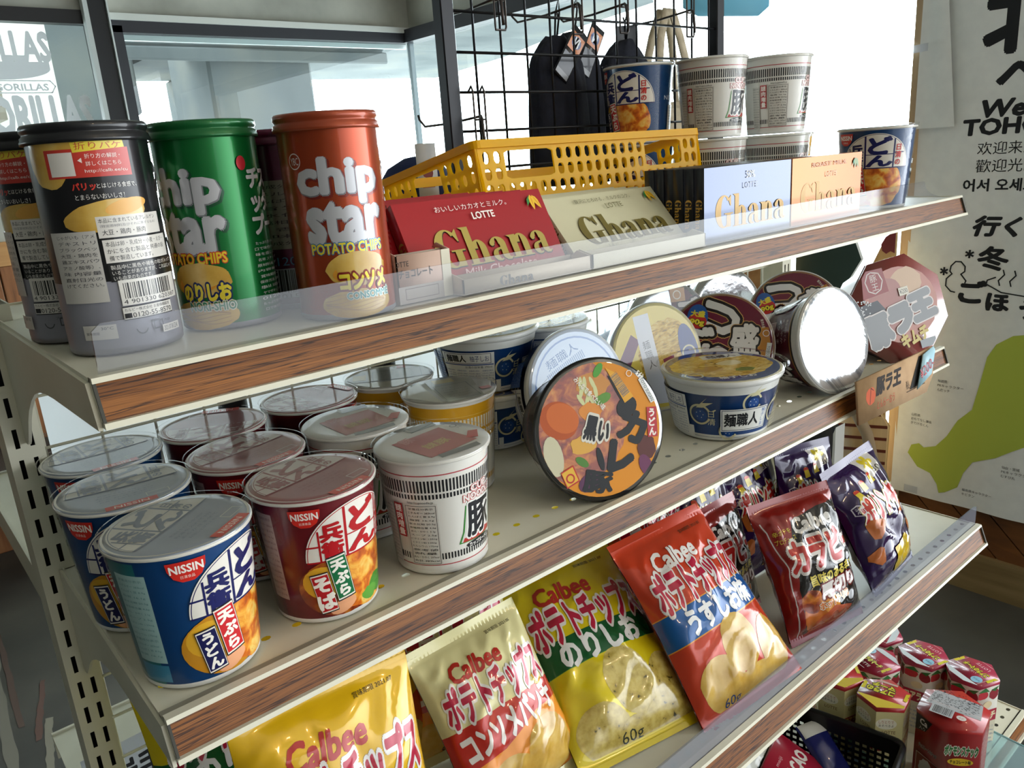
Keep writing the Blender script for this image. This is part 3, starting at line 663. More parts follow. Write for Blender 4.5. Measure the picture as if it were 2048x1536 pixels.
def udon(kind):
    blue = kind == 'blue'
    body, ink = ('#083a6c', '#191d5a') if blue else ('#64101a', '#b3141c')
    a = Art(.34, .25)
    side = '#1c6a70' if blue else '#4a0a12'
    a.rect(-.135, .004, -.072, .101, side)
    if blue: a.rect(-.092, .022, -.066, .092, '#a9cbc9'); a.rect(-.092, .006, -.066, .020, '#3f86a8'); small_print(a, -.090, -.068, .026, .090, 15, '#5f8f96', NUT, .5)
    else: a.rect(-.084, .020, -.066, .095, '#b9a49c'); small_print(a, -.083, -.067, .022, .093, 14, '#6d4a48', NUT, .5)
    a.ell(-.018, .030, .036, .026, FOODR if not blue else '#c98a1e', 30); a.ell(-.034, .036, .016, .014, '#e0a92c', 20)
    a.ell(.006, .032, .031, .029, FOOD, 34, jit=.05); a.ell(-.020, .012, .012, .006, '#e7a67c', 16, .3)
    if not blue: a.ell(.020, .016, .012, .009, '#3f8a2c', 16, jit=.12); a.ell(.008, .012, .010, .006, '#5c9c3a', 16, jit=.12)
    dome(a, 0, .055, .0425, ink, '#e9e4da', 'どん兵衛', '#c22a24')
    badge(a, -.040, .0925, .0235 if blue else .022)
    for (x, y, w, h, c, t) in ((-.0195, .038, .0135, .036, '#c8262c' if blue else '#15693e', '天ぷら'), (-.034, .027, .0125, .032, '#15174c' if blue else '#b3161e', 'うどん' if blue else 'そば')):
        q = .15; pts = [(-w / 2, -h / 2), (w / 2, -h / 2), (w / 2, h / 2), (-w / 2, h / 2)]; k = 1.10
        rt = lambda p, s=1.: (x + s * (p[0] * cos(q) - p[1] * sin(q)), y + s * (p[0] * sin(q) + p[1] * cos(q)))
        a.poly([rt(p, 1.13) for p in pts], '#1a1a22'); a.poly([rt(p, 1.07) for p in pts], '#e9e2d6'); a.poly([rt(p) for p in pts], c)
        em = h / len(t) * .97; a.vtext(t, x - h * .48 * -sin(q) * -1, y + h * .48 * cos(q), em, '#f1ece2', .055, rot=q, sx=1.05)
    a.text('NISSIN', .075, .060, .03, .006, '#cbd3de'); a.rect(.070, .012, .098, .05, '#c9c4b8'); small_print(a, .071, .097, .014, .048, 9, '#4a4a52', NUT, .5); a.barcode(.102, .014, .12, .034, '#e2e2de')
    a.rect(.100, .036, .122, .046, '#2a7a4a' if not blue else '#2c6aa8'); a.text('かやく入り', .111, .041, .018, .005, '#e8efe8', .02)
    return a, body
def thing_cup(kind, label, loc, yaw, group=None):
    if kind in PROTO:
        return dup(PROTO[kind], label, loc, (0, 0, rad(yaw)), group)
    t = thing('noodle_cup', label, 'cup noodles', loc, (0, 0, rad(yaw)), group)
    if kind in ('blue', 'red'):
        a, body = udon(kind); cup_mesh('cup_body', body, '#d9d6cc', a).build('cup_body', t)
        ink, pale = ('#6f7887', '#c4c3ba') if kind == 'blue' else ('#8b4a4c', '#cabfb8')
        lid_mb(.0490, .1046, '#8e96a1' if kind == 'blue' else '#93595b', wok_lid(ink, pale)).build('lid', t)
    elif kind == 'white':
        a = Art(.34, .25); c = 2 * PI * .045; k = '#1b1c20'
        a.rect(-c / 2, .0935, c / 2, .0945, '#b8434a'); a.bars(-c / 2, c / 2, .0785, .0895, 96, .55, k); a.bars(-c / 2, c / 2, .0725, .0768, 96, .55, k)
        a.bars(-c / 2, c / 2, .0145, .0205, 96, .5, k); a.rect(-c / 2, .0090, c / 2, .0099, '#b8434a')
        a.poly([(-.0215, .0255), (-.017, .036), (-.0135, .0605), (.0225, .0640), (.0215, .0255)], '#3c8a3a'); a.poly([(-.0195, .0265), (-.0155, .036), (-.0125, .0592), (.0215, .0625), (.0205, .0265)], '#d8d6cf'); a.poly([(-.018, .0262), (.0205, .0262), (.0205, .030), (.006, .0335), (-.016, .030)], '#b5322e')
        a.text('豚', .003, .0455, .030, .031, k, .03, out=[('#ecebe6', .05)])
        a.text('CUP', .003, .0705 + .004, .020, .0062, '#e4e2dc', .04, out=[('#c9434a', .05)]); a.text('NOODLE', .003, .0672, .036, .0060, '#e4e2dc', .04, out=[('#c9434a', .05)])
        a.ell(.003, .0222, .017, .0036, k, 24); a.text('カップヌードル', .003, .0222, .028, .0044, '#ecebe6', .03)
        a.rect(-.067, .010, -.038, .0685, '#d3d0c8'); a.text('http://cupnoodle.jp', -.052, .0695, .022, .0026, k, .02)
        a.frame(-.0655, .011, -.0395, .0665, .0004, k); small_print(a, -.0645, -.0405, .0125, .0655, 15, '#2b2b2e', NUT + ['参考値', '熱量', 'めん・かやく 297kcal', '合計 383kcal'], .62)
        a.rect(-.0775, .036, -.0685, .068, '#b02a30'); a.vtext('謎肉増量', -.073, .067, .0075, '#f0e6e0', .03); a.rect(-.090, .008, -.079, .066, '#c9c6be'); small_print(a, -.0895, -.0795, .009, .065, 16, '#55555a', NUT, .5)
        a.vtext('お湯は内側の線まで', .052, .066, .006, k, .01); a.barcode(.066, .024, .088, .046)
        cup_mesh('cup_body', '#e3e1da', '#dcdad2', a).build('cup_body', t)
        d = Art(.28, 1., crough=.045); d.it += Art(.28, 1., crough=.045).poly([(-.030, -.026), (.022, -.032), (.030, .018), (-.022, .026)], '#a4474b').it
        d.poly([(-.026, -.034), (.012, -.044), (.016, -.036), (-.022, -.026)], '#74787c'); d.poly([(.008, .030), (.034, .024), (.038, .034), (.012, .041)], '#8d9194'); d.frame(.008, .030, .036, .040, .0008, '#3d4247'); d.text('豚', -.010, .020, .012, .012, '#bb7777', .03); d.text('謎豚', -.001, -.006, .026, .012, '#b89a5c', .03, rot=-.1)
        d.poly([(.026, -.030), (.040, -.018), (.034, -.012), (.020, -.022)], '#b5303a'); d.ring(.038, .008, .003, .0006, '#55585c', 16); d.text('プラ', .038, .001, .006, .003, '#55585c')
        lid_mb(.0490, .1046, '#cfcfca', d).build('lid', t)
    elif kind == 'yellow':
        a = Art(.34, .25); c = 2 * PI * .045; y = '#dba21f'
        a.rect(-c / 2, .060, c / 2, .1005, y); a.rect(-c / 2, .0895, c / 2, .0900, '#e9c765'); a.bars(-c / 2, c / 2, .0735, .0865, 72, .62, '#e6dfc9'); a.bars(-c / 2, c / 2, .0655, .0705, 72, .62, '#e6dfc9')
        a.rect(-.012, .050, .012, .0605, '#1c1b1a'); a.text('CUP', 0, .0555, .016, .006, '#e8e0c8', .04); a.text('NOODLE', 0, .044, .036, .009, '#e8e4dc', .03, out=[('#c23a34', .05)]); a.text('カレー', 0, .029, .034, .013, '#8a4a1a', .06)
        a.bars(-c / 2, c / 2, .012, .018, 72, .62, y); a.rect(-.068, .012, -.040, .056, '#d6d2c6'); small_print(a, -.067, -.041, .014, .055, 12, '#3b3b3b', NUT)
        cup_mesh('cup_body', '#e3e0d8', '#e2dfd6', a).build('cup_body', t)
        d = Art(.28, 1., crough=.045); d.poly([(-.014, -.046), (.026, -.040), (.034, .030), (-.004, .047), (-.016, .040)], '#7d7b70'); d.poly([(-.0495, -.005), (-.018, -.045), (-.022, .040), (-.044, .018)], '#a79f88')
        d.rect(-.008, .026, .014, .040, '#a58f45'); d.frame(-.012, -.036, .024, .018, .0008, '#3c3f44'); small_print(d, -.008, .020, -.030, .012, 5, '#5b5c58', ['カレー', 'フタをはがして', '熱湯を注ぎ', '3分でできあがり'], .5); d.rect(.030, -.020, .041, -.010, '#b0373a')
        lid_mb(.0490, .1046, '#96928a', d).build('lid', t)
    PROTO[kind] = t
    return t
PROTO = {}
_fm = MB(); _fm.lathe([(.0406, .004), (.0445, .05), (.0484, .0985), (.0505, .1045), (.0512, .1068), (.0500, .1066)], SEG, FILM, -PI / 2); FILMC = _fm.mesh('shrink_film')
_fm = MB(); _fm.lathe([(.0540, .004), (.0612, .036), (.0690, .066), (.0745, .078), (.0765, .0805), (.0715, .0785)], SEG, FILM, -PI / 2); FILMB = _fm.mesh('shrink_film')
zb = ZB + .0012
thing_cup('blue', 'blue udon cup nearest the front left corner of the second shelf', (.0455, .5389, zb), 37)
thing_cup('blue', 'blue udon cup directly behind the front corner blue cup', (.0386, .6422, zb), -7)
thing_cup('blue', 'rearmost of the three blue udon cups beside the slotted post', (.0475, .7425, zb), 1)
thing_cup('red', 'red soba cup at the front edge showing its green and red name tags', (.1492, .5429, zb), 16)
thing_cup('red', 'red soba cup in the second row, directly behind the front red cup', (.1385, .643, zb), 12)
thing_cup('red', 'red soba cup at the back, right beside the rearmost blue cup', (.1475, .7430, zb), 150)
thing_cup('red', 'red soba cup farthest right against the wire back', (.249, .745, zb), 100)
thing_cup('white', 'white pork noodle cup at the front edge with a red square on its lid', (.2565, .5329, zb), 14)
thing_cup('white', 'white pork noodle cup in the second row behind the front white cup', (.2415, .636, zb), 8)
thing_cup('yellow', 'yellow banded curry noodle cup in front of the blue bowl stack', (.3585, .648, zb), -20)
thing_cup('yellow', 'yellow banded curry noodle cup tucked at the back next to the red cups', (.349, .748, zb), 60)

for _o in list(COL.objects):
    if _o.name.startswith('noodle_cup') and not any(ch.name.startswith('shrink_film') for ch in _o.children):
        _f = bpy.data.objects.new('shrink_film', FILMC); COL.objects.link(_f); _f.parent = _o; _f['label'] = 'clear shrink film'
# ------------------------------------------------------------------ bowls
def bowl_mb(body, rim, art, r0=.053, r1=.0665, rr=.071, h=.075, foot='#dfe0dc', coat=.5):
    mb = MB(); b, r, f = (P(body, .32, 0, coat) if isinstance(body, str) else body), P(rim, .35, 0, .3), P(foot, .5)
    mb.lathe([(0, .003), (r0 - .004, .003), (r0 - .002, 0), (r0, .001), (r0, .004), (r1, h - .008), (r1 + .0005, h - .0078), (rr - .001, h - .006), (rr, h - .004), (rr, h - .001), (rr - .002, h)], SEG, b, -PI / 2, True, [f, f, f, f, b, r, r, r, r, r])
    if art: cone_stamp(art, mb, .004, r0, h - .008, r1, SEG, .060)
    return mb
def yuzu_art():
    a = Art(.34, .25); c = 2 * PI * .06; cr = '#d3cda6'; w = '#dfe0dc'; nv = '#1b2a52'
    a.rect(-c / 2, .058, c / 2, .068, w); a.rect(-c / 2, .0045, c / 2, .0075, w)
    for (x, y, r) in ((.012, .047, .011), (-.048, .033, .012), (-.015, .013, .010), (.052, .030, .013), (.09, .045, .011), (.13, .02, .012), (-.14, .03, .012), (.165, .045, .01)):
        a.ring(x, y, r, .0024, cr, 30, .4, 5.9); a.poly([(x - .004, y + r * .7), (x + .010, y + r + .010), (x + .004, y + r + .003), (x + .016, y + r + .004), (x + .004, y + r - .003)], cr); a.ell(x + .001, y - .001, r * .62, r * .62, '#1d4c92', 20)
        for q in range(5): a.ell(x + r * .35 * cos(q * 1.3), y + r * .35 * sin(q * 1.3), .0006, .0006, w, 6)
    for q in range(26): a.ell(R_.uniform(-c / 2, c / 2), R_.uniform(.010, .055), .0012, .0009, cr, 8, R_.uniform(0, 3))
    a.rect(-.024, .014, .032, .042, w); a.frame(-.0225, .0155, .0305, .0405, .0007, nv); a.text('麺職人', .000, .0285, .040, .016, '#15181f', .03); a.vtext('柚子しお', .026, .040, .0058, '#2c5ea8', .02)
    a.vtext('日清', -.034, .041, .010, cr, .0)
    a.rect(-.128, .006, -.062, .057, '#e0e1dd'); a.rect(-.124, .043, -.066, .0555, w); a.frame(-.124, .043, -.066, .0555, .0006, nv); a.text('麺職人', -.108, .0492, .026, .009, '#191c22', .03); a.text('柚子しお', -.079, .0492, .022, .008, '#23396d', .02)
    a.rect(-.127, .0405, -.063, .0418, '#2a4a8a'); a.text('お湯の目安量 390ml', -.081, .038, .032, .0032, '#22252c', .02)
    for q in range(4): small_print(a, -.126 + q * .0162, -.112 + q * .0162, .008, .035, 8, '#3a5a92', NUT, .55)
    a.rect(-.061, .004, -.055, .020, '#dfe0dc'); small_print(a, .036, .062, .010, .036, 6, cr, ['ノンフライ麺', '全粒粉入り', 'すっきり', 'ゆずの香り'], .5)
    a.rect(-.157, .004, -.13, .057, '#2b5596'); small_print(a, -.156, -.131, .006, .055, 14, '#b9c6da', NUT, .5)
    return a
def yuzu_lid():
    d = Art(.2, 1.); R = .066
    d.ell(0, 0, R, R, '#24407f', 40); d.ell(0, .004, .060, .050, NOODLE, 40, jit=.03); d.ell(-.018, -.008, .018, .012, '#c4983a', 20, jit=.1); d.ell(.014, .012, .016, .010, '#ead9a0', 20, jit=.1); d.ell(.02, -.02, .012, .008, '#7a8f3a', 16, jit=.15)
    d.rect(-.010, .034, .040, .050, '#d8d9d4'); d.text('麺職人', .015, .042, .036, .011, '#20242c', .03); d.text('柚子しお', .0, -.048, .044, .010, '#e3e0cf', .03); d.ring(-.045, -.03, .010, .002, '#d3cda6', 24)
    return d
YA = yuzu_art(); BLUEB = bowl_mb('#0f3d78', '#dfe0dd', YA).mesh('bowl_body'); YL = lid_mb(.0695, .0755, '#c9c3a4', yuzu_lid()).mesh('lid')
def put(me, name, parent, label=None):
    o = bpy.data.objects.new(name, me); COL.objects.link(o); o.parent = parent
    if label: o['label'] = label
    return o
def bowl(label, loc, yaw=0., group=None, lid=None, body=None):
    t = thing('noodle_bowl', label, 'bowl noodles', loc, (0, 0, rad(yaw)), group)
    put(body or BLUEB, 'bowl_body', t); put(lid or YL, 'lid', t); return t
def lay(t, cx, cy, psi, spin, zs=ZB + .0014, R=.071, r=.053, h=.0755):
    al = math.atan2(R - r, h); ps = rad(psi); A = Vector((cos(ps) * cos(al), sin(ps) * cos(al), sin(al)))
    Bc = Vector((cx, cy, zs + R * cos(al))) - A * h
    up = Vector((-cos(ps) * sin(al), -sin(ps) * sin(al), cos(al))); xr = up.cross(A)
    M3 = Matrix((xr, up, A)).transposed() @ Matrix.Rotation(rad(spin), 3, 'Z')
    t.location = Bc; t.rotation_euler = M3.to_euler(); return t
bowl('upright blue bowl at the front of the second shelf, noodles pictured on its lid', (.6755, .536, zb), -33)
put(FILMB, 'shrink_film', COL.objects['noodle_bowl'], 'clear shrink film')
bowl('blue yuzu bowl at the bottom of the stack behind the yellow cups', (.474, .729, zb), 28, 'stacked blue bowls')
bowl('blue yuzu bowl on top of the stack behind the yellow cups', (.474, .729, zb + .0705), 30, 'stacked blue bowls')
for _o in COL.objects:
    if _o.get('group') == 'stacked blue bowls': _o.scale = (.92, .92, .92)
bowl('blue yuzu bowl standing on another at the back, right of the taller stack', (.578, .738, zb + .0655), 20).scale = (.84, .84, .84)
bowl('blue yuzu bowl at the back under another blue bowl, hidden behind the bowls lying down', (.578, .738, zb), 20).scale = (.84, .84, .84)
d = Art(.1, 1.); d.ell(0, 0, .066, .066, '#bfcfe4', 40); d.ell(.010, -.02, .046, .036, '#e6ebf2', 30); d.text('麺職人', 0, .044, .05, .012, '#5b7cae', .02); d.bars(-.03, .03, .026, .036, 22, .5, '#7f9ac2'); d.ring(0, 0, .060, .002, '#6a88bd', 40)
lay(bowl('blue bowl lying on its side behind the black curry bowl, shiny pale lid', (0, 0, 0), 0, lid=lid_mb(.0695, .0755, '#cfd8e6', d).mesh('lid')), .522, .622, -96, 20)
d = Art(.12, 1.); d.ell(0, 0, .066, .066, '#dcc65a', 40); d.poly([(-.066, .006), (-.05, -.004), (-.02, .028), (-.03, .040)], '#6d3a5a'); d.ell(.016, -.006, .046, .050, NOODLE, 36, jit=.04); d.poly([(-.03, -.055), (-.004, -.062), (.004, .058), (-.020, .060)], '#d5d8e0'); d.vtext('麺職人', -.012, .026, .013, '#7a7a82', .02); d.ell(.050, -.006, .014, .034, '#2b3f86', 24); d.ring(.048, -.012, .010, .0022, '#d3cda6', 24); d.rect(.006, -.012, .024, -.006, '#8a3a4a')
lay(bowl('bowl on its side with yellow and white noodle lid, left of the purple lids', (0, 0, 0), 0, lid=lid_mb(.0695, .0755, '#d9cf9a', d).mesh('lid')), .686, .640, -104, 10)
d = Art(.08, 1.); d.poly([(.004, .066), (.036, .055), (.058, .024), (.050, -.02), (.010, .004)], '#5c2032'); d.text('ご', .034, .026, .034, .032, '#d8d2cc', .06, out=[('#2a1016', .07)]); d.ring(.016, .050, .007, .002, '#c9a85a', 18); d.rect(.006, .040, .030, .060, '#c99a6a'); d.ring(.017, .050, .006, .0016, '#f0e6d8', 18)
SILV = P('#cfd3d8', .2, .75, 0, bump=.25, bscale=50)
lay(bowl('bowl on its side with silvery, partly purple lid, behind the yellow lid', (0, 0, 0), 0, lid=lid_mb(.0695, .0755, SILV, d).mesh('lid'), body=bowl_mb('#26355c', '#dcdcda', YA).mesh('bowl_body')), .815, .722, -112, 0)
def big_udon_lid():
    d = Art(.12, 1.); bk = '#1b0f10'; w = '#ddd8d2'
    d.ell(0, 0, .067, .067, '#6a1730', 44); d.poly([(.020, -.064), (.055, -.036), (.066, .0), (.058, .032), (.034, .030), (.030, -.01)], '#b3762a'); d.poly([(-.066, -.004), (-.05, .042), (-.014, .064), (-.03, .02)], '#5a1226'); d.poly([(-.01, -.066), (.045, -.048), (.06, -.03), (.0, -.04)], '#8a2450')
    for ch, x, y, ww, hh, r in (('つ', -.006, .036, .050, .036, -.5), ('ご', -.036, .004, .044, .044, -.2), ('り', -.004, -.022, .034, .046, .1), ('盛', .030, .012, .034, .040, .1)):
        d.text(ch, x, y, ww, hh, w, .045, rot=r, out=[('#c99a5a', .085), (bk, .066)])
    d.text('濃厚', .022, -.044, .040, .016, '#b02a5a', .05, rot=.1, out=[('#e6d8dc', .07)])
    d.ell(-.034, .036, .0135, .0165, '#2c5aa0', 20); d.ell(-.034, .030, .0125, .010, '#c2332c', 18); d.text('大盛', -.034, .040, .018, .008, '#e9d23a', .05); d.text('90g', -.034, .028, .018, .009, '#e9d23a', .05, out=[('#181818', .06)])
    d.ring(.056, .024, .004, .0008, '#e8e0d8', 18); d.text('東洋水産', .050, .036, .012, .004, '#ece0d0', .01, rot=-1.2); d.poly([(.058, -.026), (.064, -.026), (.065, .012), (.059, .012)], '#d9d9d4'); d.text('TOYO SUISAN', .0615, -.005, .026, .0034, '#33445e', .01, rot=-PI / 2)
    return d
def udon_side():
    a = Art(.34, .25); c = 2 * PI * .06; w = '#d9d4ce'; bk = '#1b1012'
    a.rect(-c / 2, .058, c / 2, .068, '#d8d6d2'); a.rect(-c / 2, .0545, c / 2, .058, bk); a.rect(-c / 2, .0535, c / 2, .0545, '#c08a2c')
    for k in range(6):
        x = -c / 2 + c / 6 * (k + .5)
        if k % 2: a.text('ごつ盛り', x, .028, .052, .034, w, .05, out=[(bk, .1)])
        else: small_print(a, x - .022, x + .012, .028, .050, 3, '#e0cfd0', ['濃厚豚うどん', 'まろやか', 'コクうま'], .6); a.rect(x - .020, .008, x - .004, .024, '#b58a90'); a.frame(x - .020, .008, x - .004, .024, .0012, '#ecdcdc'); a.ring(x - .012, .016, .0045, .0012, '#ecdcdc', 18)
    return a
UL = lid_mb(.0695, .0755, '#8a5a34', big_udon_lid()).mesh('lid'); US = udon_side(); UB = bowl_mb('#5a1228', '#d6d4d0', US).mesh('bowl_body')
t = bowl('purple and gold udon bowl on its side facing the viewer, behind the upright blue bowl', (0, 0, 0), 0, lid=UL, body=UB); lay(t, .772, .606, -141, -8)
t = bowl('purple and gold udon bowl on its side, half hidden behind the white foil lid', (0, 0, 0), 0, lid=UL, body=UB); lay(t, .975, .615, -136, 18)
t = bowl('udon bowl on its side with plain bright foil lid, beside the octagonal lid', (0, 0, 0), 0, lid=lid_mb(.0695, .0755, noise_mat('streaked_foil', [(.35, '#aeb4bd'), (.5, '#e6e9ee'), (.65, '#f4f5f7')], 14, 5, .16, (6, .5, 1), .35, metal=.7, dist=.5), Art()).mesh('lid'), body=UB); lay(t, .880, .503, -98, 40)
t = bowl('bowl on its side with crinkled silver foil lid at the back against the wire', (0, 0, 0), 0, lid=lid_mb(.0695, .0755, FOIL, Art()).mesh('lid'), body=UB); lay(t, .968, .728, -104, 0)
# black curry bowl
a = Art(.34, .25); c = 2 * PI * .06
for q in range(150): x = R_.uniform(-c / 2, c / 2); y = R_.uniform(.008, .058); w = R_.uniform(.002, .006); a.rect(x, y, x + w, y + .0012, '#8d8680')
a.rect(-c / 2, .050, c / 2, .053, '#6a1c18')
d = Art(.5, .0)
d.ell(0, 0, .066, .066, '#d98a10', 48)
f = Art(.5, .0); f.ell(-.026, .010, .056, .060, FOODR, 40, jit=.03); f.ell(-.044, .012, .021, .018, '#b2501c', 26, -.5); f.ell(-.040, .014, .018, .014, '#c9662a', 24, -.5); f.ell(-.006, .044, .018, .012, '#c88a48', 20, jit=.1)
for q in range(9): f.ell(-.018 + .006 * (q % 3) + R_.uniform(-.003, .003), .046 - .008 * (q // 3), .0022, .007, '#cfd09a', 12, R_.uniform(-.6, .9))
f.ell(-.010, .018, .012, .009, '#d98a3a', 18, jit=.12); f.ell(.004, .030, .010, .005, '#5f8f3a', 14, .4, jit=.1); f.ell(-.020, -.014, .014, .009, '#d9a548', 18, jit=.1); f.ell(-.052, -.022, .010, .020, '#c9c3a4', 18, .2); f.ell(-.022, -.030, .008, .004, '#4f7f34', 12, -.6); f.ell(.0, .058, .008, .004, '#4f9a34', 12, 1.); f.ell(-.014, -.050, .014, .009, '#5a3050', 18, .4); f.ell(.050, -.022, .010, .012, '#5a2a24', 18, jit=.1); f.ell(.048, -.040, .007, .012, '#6a3054', 14, .4)
f.clip([(.066 * cos(2 * PI * k / 40), .066 * sin(2 * PI * k / 40)) for k in range(40)]); d.it += f.it
k_ = '#1d1f22'; d.ell(.030, .020, .012, .010, k_, 18, .7); d.poly([(.010, .052), (.020, .050), (.036, .026), (.030, .016), (.022, .030)], k_)
d.text('カ', .036, .000, .026, .028, k_, .07, rot=-.4); d.text('レ', .021, -.029, .024, .028, k_, .08, rot=-.2); d.ell(-.002, -.029, .0035, .012, k_, 16, .2); d.text('豚', -.006, -.051, .030, .020, k_, .05, rot=-.2)
d.text('黒い', -.004, .0, .026, .022, k_, .06, rot=-.3, out=[('#d9d4c6', .11)]); d.rect(.052, -.012, .063, .018, '#b8323a'); d.vtext('うどん', .0575, .017, .0095, '#f0e8e0', .05, sx=.95)
d.poly([(.008, .060), (.020, .054), (.038, .030), (.028, .024)], '#e0a32c'); b = Art(.2, 1.); b.barcode(-.013, -.004, .013, .005); d.merge(b, .023, .042, 1., -.98); d.text('みんなで食べたい味', -.010, .036, .044, .006, '#e8e0d4', .03, rot=-.8)
d.poly([(.044, .046), (.048, .050), (.062, .024), (.057, .022)], '#dcdcd6'); d.text('TOYO SUISAN', .053, .036, .026, .0034, '#27506a', .02, rot=-1.1); d.ring(.034, .053, .003, .0007, '#ece6da', 14); d.text('5分', .046, .051, .009, .006, '#efe8dc', .03, rot=-.8)
d.poly([(-.046, -.038), (-.032, -.032), (-.026, -.048), (-.040, -.054)], '#b8322c'); d.poly([(-.045, -.039), (-.033, -.0335), (-.0275, -.047), (-.0395, -.0525)], '#dfae3a'); d.ring(-.036, -.0445, .004, .0016, '#b8322c', 18)
t = bowl('black curry bowl on its side at the front, orange lid picture facing the viewer', (0, 0, 0), 0, lid=lid_mb(.0695, .0755, '#1a1a1c', d).mesh('lid'), body=bowl_mb('#241a18', '#17181a', a, foot='#241a18').mesh('bowl_body')); lay(t, .437, .508, -108, -6)
# octagonal kimchi bowl
t = thing('noodle_bowl', 'octagonal pork kimchi ramen bowl leaning at the right end above the cardboard sign', 'bowl noodles')
def octa(r): return [(r / cos(PI / 8) * cos(PI / 8 + k * PI / 4), r / cos(PI / 8) * sin(PI / 8 + k * PI / 4)) for k in range(8)]
m = MB(); o0, o1 = octa(.056), octa(.072); vs = [(x, y, 0) for x, y in o0] + [(x, y, .068) for x, y in o1] + [(x, y, .074) for x, y in octa(.076)] + [(x, y, .079) for x, y in octa(.076)]
pm = P('#5a1a16', .3, 0, .6); m.add(vs, [list(range(8))[::-1]] + [[r * 8 + i, r * 8 + (i + 1) % 8, (r + 1) * 8 + (i + 1) % 8, (r + 1) * 8 + i] for r in range(3) for i in range(8)], pm); m.build('bowl_body', t)
m = MB(); m.prism(octa(.0765), .0012, P('#8e4440', .25, 0, 1., .05, .5, .15, 30), Matrix.Translation((0, 0, .079)))
d = Art(.22, 1.); d.ell(.006, .006, .060, .056, '#b87a6a', 36, jit=.02); d.ell(.022, .034, .026, .024, '#c9a888', 24, jit=.08); d.ell(-.014, .012, .030, .040, '#a86e66', 30, jit=.05); d.poly([(-.066, .02), (-.030, .022), (-.02, .005), (-.050, -.03), (-.068, -.02)], '#30343c'); d.poly([(-.052, .028), (-.008, .030), (-.010, .066), (-.044, .068)], '#8f241e'); d.line([(-.030, .064), (-.018, .060), (-.014, .048), (-.020, .036), (-.030, .032), (-.040, .038), (-.042, .052), (-.036, .062)], .0016, '#d8d0cc', True); d.vtext('豚王', -.028, .061, .013, '#d8d0cc', .02)
for q in range(60): d.ell(-.056 + R_.uniform(-.012, .014), .006 + R_.uniform(-.03, .024), .0014, .0011, '#c9ccd0', 7)
for ch, x, y, ww, hh in (('豚', -.040, -.022, .036, .042), ('ラ', .0, -.014, .034, .036), ('王', .038, -.004, .036, .036)): d.text(ch, x, y, ww, hh, '#85888c', .10, rot=.12, out=[('#d9d2d0', .04)])
d.text('キムチ', .014, -.046, .046, .020, '#c9b45a', .06, rot=.12); d.rect(.006, .018, .022, .030, '#d9d4c4'); d.text('¥200', .014, .024, .013, .007, '#3a3a3a', .01); d.rect(.020, -.066, .046, -.054, '#8e959c')
d.clip(octa(.074)); d.stamp(m, plane_fn((0, 0, .0804), (1, 0, 0), (0, 1, 0)), step=.00002); m.build('lid', t)
lay(t, 1.080, .512, -119, 10, R=.0765, r=.056, h=.079)

# ------------------------------------------------------------------ canisters on the top shelf
za = ZA + .0012
def canister(label, loc, yaw, R, H, body, lidc, art, lidh=.0115, metal=.5, foot='#8d8d96', lip=.0016, rough=.3, R0=.0385, H0=.1445):
    t = thing('chip_canister', label, 'snack canister', loc, (0, 0, rad(yaw)))
    mb = MB(); bm_ = P(body, rough, metal, .4); fm = P(foot, .35, .6)
    mb.lathe([(0, .003), (R - .003, .002), (R - .001, 0), (R, .0012), (R, .004), (R, H - lidh)], SEG, bm_, -PI / 2, True, [fm, fm, fm, fm, bm_])
    art.stretch(R / R0, H / H0); cone_stamp(art, mb, .004, R, H - lidh, R, SEG, R); mb.build('can_body', t)
    l = P(lidc, .35, metal * .6, .4); q = R + lip
    MB().lathe([(R + .0002, H - lidh), (q + .0006, H - lidh), (q + .0006, H - lidh + .002), (q, H - lidh + .003), (q, H - .0072), (q - .0012, H - .0062), (q - .0012, H - .0052), (q - .0002, H - .004), (q - .0004, H - .0012), (q - .0015, H), (q - .004, H - .0006), (q - .005, H - .003), (0, H - .003)], SEG, l, -PI / 2).build('lid', t)
    return t
